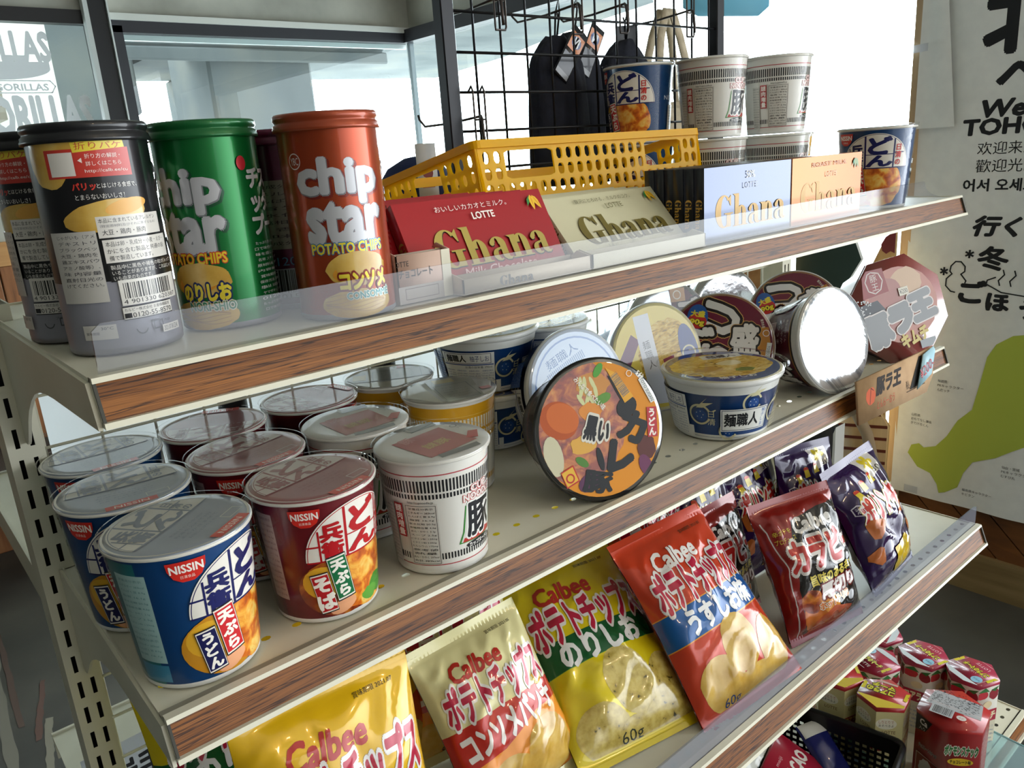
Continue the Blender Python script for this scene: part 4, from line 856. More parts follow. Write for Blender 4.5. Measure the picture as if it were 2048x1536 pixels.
def black_art():
    R = .042; a = Art(.3, .4); c = 2 * PI * R
    U = lambda x: R * math.asin(max(-.999, min(.999, (x - 188) / 123.))); Z = lambda y: .132 * (710 - y) / 425.
    def rc(x0, y0, x1, y1, col): a.rect(U(x0), Z(y1), U(x1), Z(y0), col)
    def tx(t, x0, y0, x1, y1, col, b=.02, out=()): a.text(t, (U(x0) + U(x1)) / 2, (Z(y0) + Z(y1)) / 2, U(x1) - U(x0), Z(y0) - Z(y1), col, b, out=out)
    a.rect(-c / 2, .004, c / 2, Z(560), '#85858f'); a.ell(U(100), Z(320), .017, .017, CHIP, 24, jit=.04); a.poly([(U(75), Z(285)), (U(152), Z(285)), (U(160), Z(305)), (U(75), Z(330))], CHIP)
    rc(100, 302, 258, 356, '#b9362c'); rc(106, 308, 150, 352, '#d9d4cc'); a.poly([(U(150), Z(290)), (U(250), Z(284)), (U(252), Z(302)), (U(152), Z(309))], '#d9c33c'); tx('折りパケ', 156, 290, 246, 304, '#b3402a', .02)
    tx('折り方の解説・', 172, 312, 240, 321, '#ecdcd4'); tx('詳しくはこちら', 172, 326, 240, 335, '#ecdcd4'); tx('http://calb.ee/cu', 168, 341, 250, 349, '#ecdcd4', .0); a.poly([(U(158), Z(324)), (U(166), Z(319)), (U(166), Z(329))], '#ecdcd4')
    tx('パリッ', 138, 366, 182, 380, '#c23a30', .04); tx('とはじける食感で、', 184, 368, 262, 378, '#d9d6d0', .02); tx('とまらないおいしさ！', 140, 388, 234, 398, '#d9d6d0', .02)
    a.ell(U(190), Z(430), .030, .009, CHIP, 30, .12, jit=.02); a.ell(U(235), Z(415), .016, .0045, '#d9a24a', 20, .15)
    rc(168, 432, 294, 474, '#cfcbc4'); tx('本品に含まれているアレルゲン', 172, 436, 286, 445, '#2b2b30', .01); tx('（特定原材料及びそれに準ずるもの）', 174, 448, 286, 454, '#77777c', .0); tx('大豆・鶏肉・豚肉', 176, 458, 262, 469, '#24242a', .02)
    rc(172, 478, 300, 524, '#cfcbc4'); tx('本品は卵・乳成分・小麦・えび・', 177, 482, 294, 492, '#2b2b30', .01); tx('かにを含む製品と共通の設', 178, 496, 294, 506, '#2b2b30', .01); tx('備で製造しています。', 180, 510, 268, 520, '#2b2b30', .01)
    rc(174, 526, 306, 562, '#121214'); tx('製品中に黒色や褐色の粒が入って', 178, 529, 302, 538, '#cfccc6', .01); tx('いることがありますが、これはじゃが', 179, 540, 304, 549, '#cfccc6', .01); tx('いも由来のものです。', 180, 551, 258, 560, '#cfccc6', .01)
    rc(82, 458, 164, 600, '#bdbab4'); 
    for k, w in enumerate(['じゃがいも（アメ', 'デキストリ', 'ブラックペッ', '大豆・鶏肉を', '鶏エキスパウ', 'アミノ酸等）、', '味 内容量', '直射日光の', 'けてください。']): tx(w, 92, 464 + k * 12, 160, 472 + k * 12, '#55555a', .0)
    rc(186, 560, 300, 612, '#d2cfc9'); a.barcode(U(194), Z(598), U(292), Z(566)); tx('4 901330 620387', 190, 600, 296, 609, '#2a2a2e', .0)
    rc(184, 616, 284, 640, '#d2cfc9'); rc(184, 614, 284, 616, '#222226'); rc(184, 640, 284, 642, '#222226'); tx('カルビー株式会社 お客様相談室', 187, 618, 280, 625, '#3a3a3f', .0); tx('0120-55-8570', 202, 628, 282, 638, '#26262b', .01); rc(186, 628, 200, 638, '#222226')
    rc(104, 646, 166, 676, '#bdbab4'); tx('30°C', 136, 650, 160, 656, '#55555a', .0); tx('賞味期限', 108, 660, 132, 666, '#55555a', .0); tx('プラ', 232, 648, 246, 654, '#47474e', .0); a.ring(U(215), Z(660), .004, .0008, '#47474e', 16, 3.3, 6.); a.frame(U(240), Z(668), U(258), Z(652), .0008, '#47474e'); tx('内袋', 262, 652, 274, 658, '#47474e', .0)
    rc(256, 664, 292, 680, '#cfcbc4'); tx('2021.07.08 EZAK', 259, 667, 289, 677, '#2d2d33', .02)
    a.rect(.076, .018, .118, .11, CHIP); a.text('ポテトチップス', .085, .09, .012, .012, '#ddd', .03); a.vtext('パリッ', .0675, .118, .022, '#dcdad4', .06)
    return a
canister('black potato chip canister with back label, nearest the left end of the top shelf', (.0445, .5606, za), -11, .0345, .139, '#151518', '#19191c', black_art(), metal=.25, R0=.042, H0=.1425)
BA = black_art()
canister('black potato chip canister behind the front one, only its left side showing', (.0350, .634, za), -58, .0345, .139, '#151518', '#19191c', BA, metal=.25, R0=.042, H0=.1425)
def star_art(kind):
    R = .0385; c = 2 * PI * R; a = Art(.3, .4, .25)
    cfg = dict(green=('#0f4a2c', '#e0c22c', '#c8372c', 'のりしお', 'NORI-SHIO', '#e3cf3c', '#1c2a5a'), orange=('#7a2416', '#e3cf35', '#2a6f9a', 'コンソメ', 'CONSOMMÉ', '#e3cf3c', '#7a1a14'), maroon=('#3a0a1c', '#e3cf35', '#2a6f9a', 'うすしお', 'USU-SHIO', '#e3cf3c', '#5a1a34'))[kind]
    sh, pc, po, jn, en, jc, jo = cfg; g = '#b9b9bd'
    def word(w, cx, cy, ww, hh):
        a.text(w, cx + .0016, cy - .0014, ww, hh, sh, .062); a.text(w, cx, cy, ww, hh, '#77777c', .056); a.text(w, cx - .0004, cy + .0005, ww * .99, hh * .98, g, .047)
    word('chip', 0, .0975, .064, .031); word('star', .002, .0690, .060, .027)
    a.text('POTATO CHIPS', .001, .0515, .058, .0072, pc, .03, out=[(po, .06)])
    a.ring(-.0335, .1125, .0052, .0007, '#dccac4', 26); a.text('YBC', -.0335, .1125, .0072, .0050, '#dccac4', .0)
    a.ell(.006, .036, .025, .0125, CHIP, 30, jit=.03); a.ell(.004, .034, .018, .0075, '#d9962f', 24, .1); a.ell(.009, .0385, .020, .008, CHIP, 24, .1)
    a.ell(.004, .011, .029, .0105, CHIP, 30, jit=.02)
    for k in range(7): a.line([(-.022 + q * .006, .006 + k * .0018 + .0015 * sin(q * .8 + k)) for q in range(9)], .0005, '#a8803c')
    a.text(jn, .010, .0275, .038, .0115, jc, .06, out=[(jo, .11)]); a.text(en, .013, .0175, .036, .0062, '#2f7f5a' if kind == 'green' else '#3d8a86', .03, out=[('#dcd9c8', .07)])
    a.vtext('チップ', .062, .112, .0165, '#c4c2bf', .05); a.vtext('スター', .0755, .112, .0165, '#c4c2bf', .05)
    a.ell(.052, .1145, .004, .005, '#b3242c', 16)
    small_print(a, .052, .090, .008, .060, 13, '#cfd6cf' if kind == 'green' else '#c9b9b4', ['たっぷり昔の味わいを', '口で味付けしまし', '味を感じるとい', '名称 スナック菓子', '原材料名 ポテト', '内容量 50g', '賞味期限 この', '保存方法 直射日光', '製造者', 'ヤマザキビスケット', '0120-94'], .55)
    if kind == 'maroon': a.rect(-.12, .05, -.058, .105, '#8d8578'); small_print(a, -.119, -.059, .052, .103, 9, '#3d2c30', ['栄養成分表示', 'エネルギー', 'たんぱく質', '脂質', '炭水化物', '食塩相当量', '油 香料', '調味料'], .55); a.text('0120-94', -.085, .040, .040, .007, '#5a86a8', .01); a.rect(-.115, .010, -.062, .034, '#8f949c'); a.barcode(-.112, .014, -.064, .033); a.text('03015-52', -.088, .011, .04, .004, '#2a2a2e')
    return a
canister('green potato chip canister between the black and the orange canister', (.1215, .573, za), -61, .0345, .139, '#0f6e32', '#0f5f2d', star_art('green'), metal=.55)
canister('maroon potato chip canister half hidden behind the orange one', (.190, .6015, za), -18 + 115, .0345, .133, '#5a1236', '#5a1236', star_art('maroon'), metal=.5)
canister('orange-red potato chip canister at the shelf edge left of the red chocolate', (.1893, .5218, za), -21, .0345, .139, '#9c3c1a', '#963e20', star_art('orange'), metal=.55)

# ------------------------------------------------------------------ chocolate boxes and trays
def ghana(a, cx, cy, w, h, c, sh=None, shear=0.):
    """the fat-face serif word, drawn letter by letter"""
    def put(col, dx, dy):
        S = Art(**a.kw)
        def cres(ox, oy, ro, so, ri, si, dxx, a0, a1, n=26):
            v = []; f = []
            for i in range(n + 1):
                q = a0 + (a1 - a0) * i / n; v += [(ox + ro * cos(q), oy + so * sin(q)), (ox + dxx + ri * cos(q), oy + si * sin(q))]
            for i in range(n): f.append([2 * i, 2 * i + 1, 2 * i + 3, 2 * i + 2])
            S.it.append((v, f, S.mat(col), 0.))
        # G
        cres(.46, .5, .46, .5, .20, .455, .05, .75, 2 * PI - .5); S.rect(.62, .02, .86, .44, col); S.rect(.50, .41, .98, .45, col); S.poly([(.70, .86), (.84, .98), (.86, .98), (.86, .66), (.82, .66)], col)
        x = 1.02
        def stem(x0, top): S.rect(x0, 0, x0 + .23, top, col); S.rect(x0 - .09, 0, x0 + .32, .035, col); S.poly([(x0 - .11, top), (x0, top - .07), (x0 + .1, top)], col)
        def arch(x0): cres(x0 + .17, .36, .27, .27, .04, .22, 0., 0, PI * .95, 16); S.rect(x0 + .21, 0, x0 + .44, .38, col); S.rect(x0 + .13, 0, x0 + .53, .035, col)
        stem(x + .06, 1.0); arch(x + .27); x += .84
        def a_(x0):
            cres(x0 + .30, .42, .29, .21, .06, .17, -.03, .0, PI * .9, 16); S.rect(x0 + .36, .09, x0 + .59, .44, col); S.poly([(x0 + .36, .12), (x0 + .59, .12), (x0 + .60, .06), (x0 + .68, .05), (x0 + .70, .08), (x0 + .71, .04), (x0 + .62, -.02), (x0 + .48, -.01), (x0 + .38, .06)], col)
            cres(x0 + .22, .15, .20, .165, .06, .12, .05, PI * .35, PI * 1.72, 18); S.ell(x0 + .10, .47, .085, .075, col, 14); S.poly([(x0 + .2, .32), (x0 + .37, .34), (x0 + .37, .27)], col)
        a_(x); x += .74; stem(x + .06, .62); arch(x + .27); x += .84; a_(x); x += .72
        k = w / x
        for v, f, m, z in S.it: a.it.append(([(cx + (px_ - x / 2) * k + shear * (py - .5) * h + dx, cy + (py - .5) * h + dy) for px_, py in v], f, m, z))
    if sh: put(sh, .0008, -.0008)
    put(c, 0, 0)
def pod(a, x, y, k, c1='#e2b52c', c2='#d08a1e', leaf='#2f7a3a'):
    a.poly([(x - .9 * k, y - .5 * k), (x - .75 * k, y + .3 * k), (x - .2 * k, y + .75 * k), (x - .35 * k, y + .1 * k)], leaf)
    for dx, r in ((-.1, .0), (.5, .45)):
        q = lambda p: (x + dx * k + k * (p[0] * cos(r) - p[1] * sin(r)), y + k * (p[0] * sin(r) + p[1] * cos(r)))
        a.poly([q(p) for p in ((0, .8), (.28, .45), (.32, 0), (.18, -.55), (.0, -.95), (-.2, -.5), (-.32, 0), (-.26, .45))], c1); a.poly([q(p) for p in ((.02, .75), (.10, .3), (.10, -.2), (.0, -.85), (-.03, -.2), (-.04, .3))], c2)
CW, CH, CT = .162, .076, .0122
def choc_mesh(kind):
    cfg = dict(red=('#98101a', '#a89445', '#16100c'), white=('#c9c3a2', '#6f6330', '#d9d4b8'), black=('#0f0f12', '#c79a3c', None), milk=('#7c4a28', '#c79a3c', None))[kind]
    base, gold, sh = cfg; mb = MB(); gloss = kind in ('black', 'milk')
    front = dict(red=P(base, .38, 0, .1), white=P(base, .35, 0, .3), black=P('#525868', .24, .75, .2), milk=P('#96541e', .26, .7, .2))[kind]  # sky reflection painted into the black and milk fronts as paler metal
    mb.box((0, CT / 2, CH / 2), (CW, CT, CH), P(base, .35, 0, .3)); x, h = CW / 2, CH
    mb.add([(-x, -.0002, 0), (x, -.0002, 0), (x, -.0002, h), (-x, -.0002, h)], [[0, 1, 2, 3]], front)
    a = Art(.38, .1); ghana(a, .004 if gloss else .006, .030 if gloss else .032, .132 if gloss else .124, .034, gold, sh)
    if kind == 'red': a.text('おいしいカカオとミルク。', -.004, .0665, .078, .0052, '#e9dcd6', .01); a.text('LOTTE', .005, .0575, .024, .0062, '#ece4dc', .03); pod(a, .066, .0635, .0085); a.text('Milk Chocolate', .004, .0085, .080, .0085, '#cfa9a4', -.005, shear=.3)
    if kind == 'white': a.text('贅沢にとろける、ミルクのコク。', -.002, .0665, .080, .0052, '#6f6a50', .01); a.text('LOTTE', .008, .0575, .024, .0062, '#77724f', .02); pod(a, .066, .0635, .0085); a.text('White Chocolate', .004, .0085, .080, .0085, '#a39d80', -.005, shear=.3)
    if kind == 'black': a.text('50%', .0, .0655, .016, .0075, '#d9d5c4', .01); a.text('LOTTE', .0, .0545, .026, .006, '#a8aebd', .01)
    if kind == 'milk': a.text('LOTTE', .006, .0545, .026, .006, '#d0a47c', .01); a.text('ROAST MILK', .002, .0665, .08, .005, '#96592c', .0); pod(a, .064, .064, .008, '#7f9a6a', '#9aa46a', '#3f8a5a')
    a.stamp(mb, plane_fn((0, -.0003, 0), (1, 0, 0), (0, 0, 1)))
    b = Art(.35, .3); g2 = Art(.35, .3); ghana(g2, 0, 0, .030, .008, gold); b.merge(g2, CT / 2, .030, 1., -PI / 2); b.stamp(mb, plane_fn((-x - .0001, CT, 0), (0, -1, 0), (0, 0, 1)))
    return mb.mesh('chocolate_box')
def choc(me, label, loc, rot, group=None):
    o = bpy.data.objects.new('chocolate_box', me); COL.objects.link(o); o.location = loc; o.rotation_euler = rot
    return tag(o, label, 'chocolate box', group)
CR, CWH, CB, CM = (choc_mesh(k) for k in ('red', 'white', 'black', 'milk'))
for k in range(6): choc(CR, ('red chocolate box with gold lettering leaning in front of the yellow basket' if k == 0 else 'red chocolate box stacked behind the front red one, only edges showing'), (.333 - .0085 * k, .5165 + .0155 * k, za + .0034), (rad(-27), 0, rad(1.2)), None if k == 0 else 'red chocolate boxes behind the front one')
for k in range(4): choc(CWH, ('cream white-chocolate box leaning right of the red one' if k == 0 else 'cream chocolate box behind the front cream one, only its top edge showing'), (.508 + .0010 * k, .5165 + .0185 * k, za + .0034), (rad(-42), 0, 0), None if k == 0 else 'cream chocolate boxes behind the front one')
for k in range(6): choc(CB, ('dark chocolate box marked 50%, sky reflection painted silvery on its front, beside the orange-brown one' if k == 0 else 'black chocolate box in the row behind the silvery front one, gold word on its end'), (.672 - .0006 * (k % 3), .4990 + .0128 * k, za), (0, 0, 0), None if k == 0 else 'dark chocolate boxes behind the silvery front one')
for k in range(3): choc(CM, ('orange-brown chocolate box with gold lettering beside the red noodle cup' if k == 0 else 'brown chocolate box hidden behind the orange-brown front one'), (.838, .4995 + .0128 * k, za), (0, 0, 0), None if k == 0 else 'brown chocolate boxes behind the front one')
def tray(label, x0, x1, yf, yb, hf, hs, col, inside, art=None):
    t = thing('display_tray', label, 'cardboard tray', (x0, yf, za)); w = x1 - x0; d = yb - yf; c = P(col, .7); ci = P(inside, .75)
    m = MB(); B(m, 0, w, 0, d, 0, .0012, ci); B(m, 0, w, 0, .0012, .0012, hf, c); B(m, 0, w, d - .0012, d, .0012, hs, ci)
    for xx in (0, w - .0012): m.prism([(0, .0012), (d, .0012), (d, hs), (.022, hs), (.016, hf + .004), (.004, hf + .001), (0, hf)], .0012, c, Matrix(((0, 0, 1, xx), (1, 0, 0, 0), (0, 1, 0, 0), (0, 0, 0, 1))))
    if art: art.stamp(m, plane_fn((0, -.0001, 0), (1, 0, 0), (0, 0, 1)))
    m.build('tray_body', t); return t
a = Art(.7); a.text('LOTTE', .004, .030, .014, .004, '#3a302c', .01); a.text('ホワイトチョコレート', .006, .0225, .052, .0062, '#3a302c', .03); a.rect(.0, .0, .048, .013, '#a9a199'); a.frame(.006, .003, .036, .011, .0005, '#6d665f'); a.clip([(0, 0), (.0412, 0), (.0412, .0365), (0, .0365)]); a.rect(.0412, 0, .0495, .0365, '#d3cdb8')
tray('beige cardboard tray with brown lettering in front of the orange canister', .2225, .2720, .5040, .5150, .0365, .0365, '#c2a594', '#b8a99a', a)
a = Art(.7); ghana(a, .055, .0062, .036, .008, '#6c6a66')
tray('low cream cardboard tray with grey lettering under the red chocolate boxes', .2725, .4150, .4905, .4935 + .0225, .0125, .0125, '#cdbfa9', '#b9ad9b', a)
tray('low cream cardboard tray under the cream chocolate boxes', .4170, .5820, .4905, .5155, .0130, .0130, '#d6cfb8', '#c4bda6')

# ------------------------------------------------------------------ yellow basket
YEL = P('#eec00a', .42, 0, 0, .05, .31)
_n = YEL.node_tree; _t = _n.nodes.new('ShaderNodeBsdfTranslucent'); _t.inputs[0].default_value = lin('#ffd412'); _m = _n.nodes.new('ShaderNodeMixShader'); _m.inputs[0].default_value = .45
_n.links.new(_n.nodes['Principled BSDF'].outputs[0], _m.inputs[1]); _n.links.new(_t.outputs[0], _m.inputs[2]); _n.links.new(_m.outputs[0], _n.nodes['Material Output'].inputs[0])
t = thing('plastic_basket', 'yellow perforated plastic basket behind the red chocolate boxes', 'basket', (.5955, .6300, za + .0375), (rad(-11), 0, 0))
bw, bd, bh_ = .362, .188, .0825
def side(mb, w, fn, handle, mat, ncol, rows, pitch_x, hole_x, hole_z, z0, pitch_z, hx=None):
    """perforated wall of width w: rows of slots with an oblong hand hole at the top rows"""
    H = z0 + rows * pitch_z; cells = [(0, 0, w, z0, None)]; mx = (w - ncol * pitch_x) / 2
    cells += [(0, z0, mx, H, None), (w - mx, z0, w, H, None)]
    for r in range(rows):
        for c in range(ncol):
            x = mx + c * pitch_x; z = z0 + r * pitch_z
            if handle and r >= rows - 2 and any(a <= c < b for a, b in hx): continue
            cells.append((x, z, x + pitch_x, z + pitch_z, (x + (pitch_x - hole_x) / 2, z + (pitch_z - hole_z) / 2, x + (pitch_x + hole_x) / 2, z + (pitch_z + hole_z) / 2, .24)))
    if handle:
        for a, b in hx:
            x0, x1 = mx + a * pitch_x, mx + b * pitch_x; z = z0 + (rows - 2) * pitch_z
            cells.append((x0, z, x1, H, (x0 + .0022, z + .0022, x1 - .0022, H - .0022, .09)))
    cells.append((0, H, w, bh_, None)); holed(mb, cells, mat, fn)
fl = .10
m = MB()
for dy, sg in ((0, 1), (.0022, -1)):
    side(m, bw, lambda x, z, q=dy: (x - bw / 2, q - (z - bh_) * fl * .5, z), True, YEL, 24, 4, .0146, .0086, .0118, .0075, .0165, [(2, 7), (17, 22)])
    side(m, bw, lambda x, z, q=dy: (bw / 2 - x, bd - q + (z - bh_) * fl * .5, z), True, YEL, 24, 4, .0146, .0086, .0118, .0075, .0165, [(2, 7), (17, 22)])
    side(m, bd, lambda x, z, q=dy: (-bw / 2 + q - (z - bh_) * fl * .5, bd - x, z), True, YEL, 12, 4, .0146, .0086, .0118, .0075, .0165, [(4, 8)])
    side(m, bd, lambda x, z, q=dy: (bw / 2 - q + (z - bh_) * fl * .5, x, z), True, YEL, 12, 4, .0146, .0086, .0118, .0075, .0165, [(4, 8)])
B(m, -bw / 2 + .005, bw / 2 - .005, .005, bd - .005, 0, .0022, YEL)
m.build('basket_wall', t)
m = MB(); r = .006; pts = []
for cx, cy, a0 in ((bw / 2 - r, r, -PI / 2), (bw / 2 - r, bd - r, 0), (-bw / 2 + r, bd - r, PI / 2), (-bw / 2 + r, r, PI)): pts += [(cx + r * cos(a0 + k * PI / 8), cy + r * sin(a0 + k * PI / 8)) for k in range(5)]
def rim_ring(mb, pts, z0, z1, wd, mat):
    n = len(pts); c = Vector((sum(p[0] for p in pts) / n, sum(p[1] for p in pts) / n)); vs = []
    for x, y in pts:
        o = (Vector((x, y)) - Vector((max(-bw / 2 + r, min(bw / 2 - r, x)), max(r, min(bd - r, y))))); o = o.normalized() * wd if o.length > 1e-6 else Vector((0, 0))
        vs += [(x + o.x, y + o.y, z0), (x + o.x, y + o.y, z1), (x - o.x * .4, y - o.y * .4, z1), (x - o.x * .4, y - o.y * .4, z0)]
    fs = []
    for i in range(n):
        j = (i + 1) % n
        for k in range(4): fs.append([i * 4 + k, j * 4 + k, j * 4 + (k + 1) % 4, i * 4 + (k + 1) % 4])
    mb.add(vs, fs, mat)
rim_ring(m, pts, bh_ - .008, bh_, .0032, YEL); m.build('rim', t)

# ------------------------------------------------------------------ cups on the top shelf
UPZ = za + .1056
thing_cup('blue', 'navy udon cup standing on another cup behind the yellow basket', (.828, .784, UPZ), -77)
thing_cup('blue', 'navy udon cup hidden below the upper navy cup behind the basket', (.828, .784, za), -70)
thing_cup('white', 'white noodle cup on the upper tier, left of the two', (.889, .704, UPZ), -2)
thing_cup('white', 'white noodle cup on the upper tier, right of the two', (1.000, .672, UPZ), 12)
thing_cup('white', 'white noodle cup of the lower tier behind the silvery chocolate box', (.889, .704, za), -20)
thing_cup('white', 'white noodle cup of the lower tier behind the orange-brown chocolate box', (1.000, .672, za), 0)
thing_cup('yellow', 'orange-yellow noodle cup at the back right of the top shelf', (1.085, .715, za), 0)
thing_cup('blue', 'blue udon cup standing alone at the right end of the top shelf', (1.004, .523, za), -64)

# ------------------------------------------------------------------ black mesh panel with hooks, pouches and bag
t = thing('mesh_panel', 'black wire mesh panel standing behind the top shelf', 'mesh panel', (.018, .842, 1.3))
m = MB(); x0, x1 = .520, 1.075; zb_, zt = 0.0, .62
for x in (x0, x1):
    q = MB(); B(q, x - .010, x + .010, -.009, .009, zb_, zt, BLKM, .0015); q.build('frame_post', t)
    q = MB(); q.box((x, .035, .006), (.03, .09, .012), BLKM, bev=.002); q.build('foot', t)
k = 0
while x0 + .0445 * (k + 1) < x1 - .01: m.tube([(x0 + .0445 * (k + 1), 0, .02), (x0 + .0445 * (k + 1), 0, zt)], .0018, BLKM, 6); k += 1
z = .085
while z < zt: m.tube([(x0, -.0026, z), (x1, -.0026, z)], .0018, BLKM, 6); z += .0472
m.build('wire_mesh', t)
HK = P('#4a4442', .35, .7)
def hook(label, x, z, l=.11):
    t = thing('display_hook', label, 'hook', (x, .832, z), group=None)
    m = MB(); m.tube([(0, -.004, .034), (0, -.010, .040), (0, -.013, .034), (0, -.013, -.03), (.0, -.013, -.034), (.016, -.013, -.034), (.018, -.013, -.030), (.018, -.013, .034), (.018, -.010, .040), (.018, -.004, .034)], .0014, HK, 6)
    m.tube([(0, -.013, 0), (.018, -.013, 0)], .0012, HK, 6); m.build('back_loop', t)
    m = MB(); m.tube([(.009, -.013, .004), (.009, .05, .0), (.009, l, .0), (.009, l + .012, .010), (.009, l + .014, .016)], .0016, HK, 6); m.build('arm', t)
    m = MB(); m.tube([(.009, -.014, .004), (.004, -.022, .0), (.002, -.026, -.022), (.004, -.024, -.030)], .0022, HK, 8); m.build('tip', t); return t
hook('empty wire hook low on the mesh, left edge next to the frame post', .556, 1.445)
hook('wire hook at the top of the mesh, left of the pouches', .600, 1.585)
hook('wire hook holding the larger dark pouch with the orange tag', .738, 1.585)
hook('wire hook at the top of the mesh right of the pouches', .832, 1.590)
hook('wire hook high on the right of the mesh above the pale cloth bag', .985, 1.590)
def pouch(label, x, y, ztop, w, h, seed, tagrot=None):
    t = thing('drawstring_pouch', label, 'pouch', (x, y, ztop)); m = MB(); nz, na = 22, 40; vs = []; fs = []
    for i in range(nz + 1):
        v = i / nz; z = -h * v; g = min(1, (v / .16) ** .8 if v > 0 else 0)
        rx = w * (.20 + .55 * g + .25 * min(1, v / .9)) * (1 - .10 * (v > .97)); ry = .012 + .020 * math.sin(min(v, 1) * PI * .9) + .004
        if v < .05: rx *= 1.05
        for k in range(na):
            a = 2 * PI * k / na; f = 1 + .05 * (1 - v) * sin(9 * a + seed) + .03 * noise.noise(Vector((cos(a) * 2 + seed, sin(a) * 2, v * 5)))
            vs.append((rx * cos(a) * f, ry * sin(a) * f, z + .004 * noise.noise(Vector((a, seed, v)))))
    for i in range(nz):
        for k in range(na): fs.append([i * na + k, (i + 1) * na + k, (i + 1) * na + (k + 1) % na, i * na + (k + 1) % na])
    fs += [[k for k in range(na)], [nz * na + k for k in range(na)][::-1]]
    m.add(vs, fs, FABRIC, True); m.build('pouch_body', t)
    m = MB(); m.tube([(0, -.004, -.004), (.002, -.010, .03), (.0, -.012, .05), (-.002, -.006, .03), (0, .0, -.004)], .0016, BLK, 6); m.build('cord', t)
    if tagrot is not None:
        m = MB(); E = Matrix.Translation((.012, -.032, .012)) @ Euler((0, rad(tagrot), 0)).to_matrix().to_4x4()
        m.prism([(0, 0), (.030, 0), (.030, -.078), (0, -.078)], .0008, P('#1e2026', .4, 0, .4), E @ Matrix(((1, 0, 0, 0), (0, 0, 1, 0), (0, 1, 0, 0), (0, 0, 0, 1))))
        a = Art(.35, .3); a.rect(.002, -.034, .028, -.008, '#c9742a'); a.ell(.015, -.020, .0095, .009, '#1c3f7a', 22); a.poly([(.010, -.027), (.013, -.027), (.018, -.014), (.018, -.027), (.0205, -.027), (.0205, -.012), (.0165, -.012), (.0125, -.022), (.0125, -.012), (.010, -.012)], '#dfe6ee'); a.rect(.002, -.076, .028, -.040, '#3a3d46'); a.rect(.002, -.076, .028, -.068, '#8e9299')
        a.stamp(m, lambda x, y, E=E: (E @ Vector((x, -.0005, y)), E.to_3x3() @ Vector((0, -1, 0))))
        m.build('hang_tag', t, 'dark hang tag with an orange square')
    return t
pouch('dark drawstring pouch hanging behind the mesh, leftmost of the three', .775, .895, 1.560, .058, .21, 1., 38)
pouch('dark drawstring pouch with large orange hang tag, middle of the three behind the mesh', .842, .925, 1.572, .062, .22, 4., 30)
pouch('dark drawstring pouch with black header card, right of the three, behind the navy cup', .965, .93, 1.565, .066, .22, 7.)
t = thing('header_card', 'black header card above the rightmost pouch', 'card', (.965, .926, 1.560)); m = MB(); m.prism([(-.022, 0), (.026, 0), (.030, .030), (-.020, .026)], .001, BLK, Matrix(((1, 0, 0, 0), (0, 0, 1, 0), (0, 1, 0, 0), (0, 0, 0, 1)))); m.build('card_sheet', t)
TOTE = noise_mat('natural_canvas', [(.3, '#a89a82'), (.7, '#c2b49a')], 80, 4, .85, bump=.3)
t = thing('tote_bag', 'natural canvas bag with loop handles hanging at the right of the mesh', 'bag', (1.09, .94, 1.33))
m = MB(); m.box((0, 0, .07), (.15, .03, .14), TOTE, bev=.012); m.build('bag_body', t)
for dy in (-.016, .016):
    m = MB(); pts = [(-.050, dy, .135), (-.046, dy, .18), (-.030, dy * .6, .245), (-.012, dy * .4, .285), (.006, dy * .4, .285), (.022, dy * .6, .245), (.040, dy, .18), (.046, dy, .135)]; vs = []; fs = []
    for i, p in enumerate(pts):
        d_ = Vector(pts[min(i + 1, 7)]) - Vector(pts[max(i - 1, 0)]); n = Vector((-d_.z, 0, d_.x)).normalized() * .009; p = Vector(p)
        vs += [p - n + Vector((0, -.0012, 0)), p + n + Vector((0, -.0012, 0)), p + n + Vector((0, .0012, 0)), p - n + Vector((0, .0012, 0))]
    for i in range(7):
        for k in range(4): fs.append([i * 4 + k, i * 4 + (k + 1) % 4, (i + 1) * 4 + (k + 1) % 4, (i + 1) * 4 + k])
    m.add(vs, fs, TOTE, True); m.build('handle', t)
t = thing('price_sign', 'pale blue price card seen from behind at the top right of the mesh', 'sign', (1.36, 1.0, 1.700))
m = MB(); m.prism([(-.145, -.06), (-.10, -.072), (.10, -.062), (.138, -.042), (.145, .09), (-.145, .09)], .003, P('#6fb4cf', .5), Matrix(((1, 0, 0, 0), (0, 0, 1, 0), (0, 1, 0, 0), (0, 0, 0, 1)))); a = Art(.5); a.text('1,590-', 0, .0, .19, .055, '#4f8fa6', .02)
a.stamp(m, lambda x, y: (Vector((-x, -.0002, y)), Vector((0, -1, 0)))); m.build('card_sheet', t)
t = thing('navy_pouch', 'navy blue rounded bag with a white tag behind the left mesh post', 'bag', (.565, .975, 1.2872))
m = MB(); m.lathe([(.0, .002), (.055, .0), (.066, .02), (.066, .05), (.058, .08), (.040, .105), (.015, .118), (0, .12)], 36, P('#16224a', .8)); m.build('bag_body', t)
m = MB(); m.prism([(-.016, .06), (.016, .06), (.016, .135), (-.016, .135)], .001, P('#d6d3d0', .6), Matrix(((1, 0, 0, -.03), (0, 0, 1, -.072), (0, 1, 0, 0), (0, 0, 0, 1)))); a = Art(.5); a.ell(0, .10, .009, .011, '#8a3a34', 18, jit=.1); a.rect(-.010, .078, .010, .084, '#a85a50')
a.stamp(m, plane_fn((-.03, -.0722, 0), (1, 0, 0), (0, 0, 1))); m.build('white_tag', t)

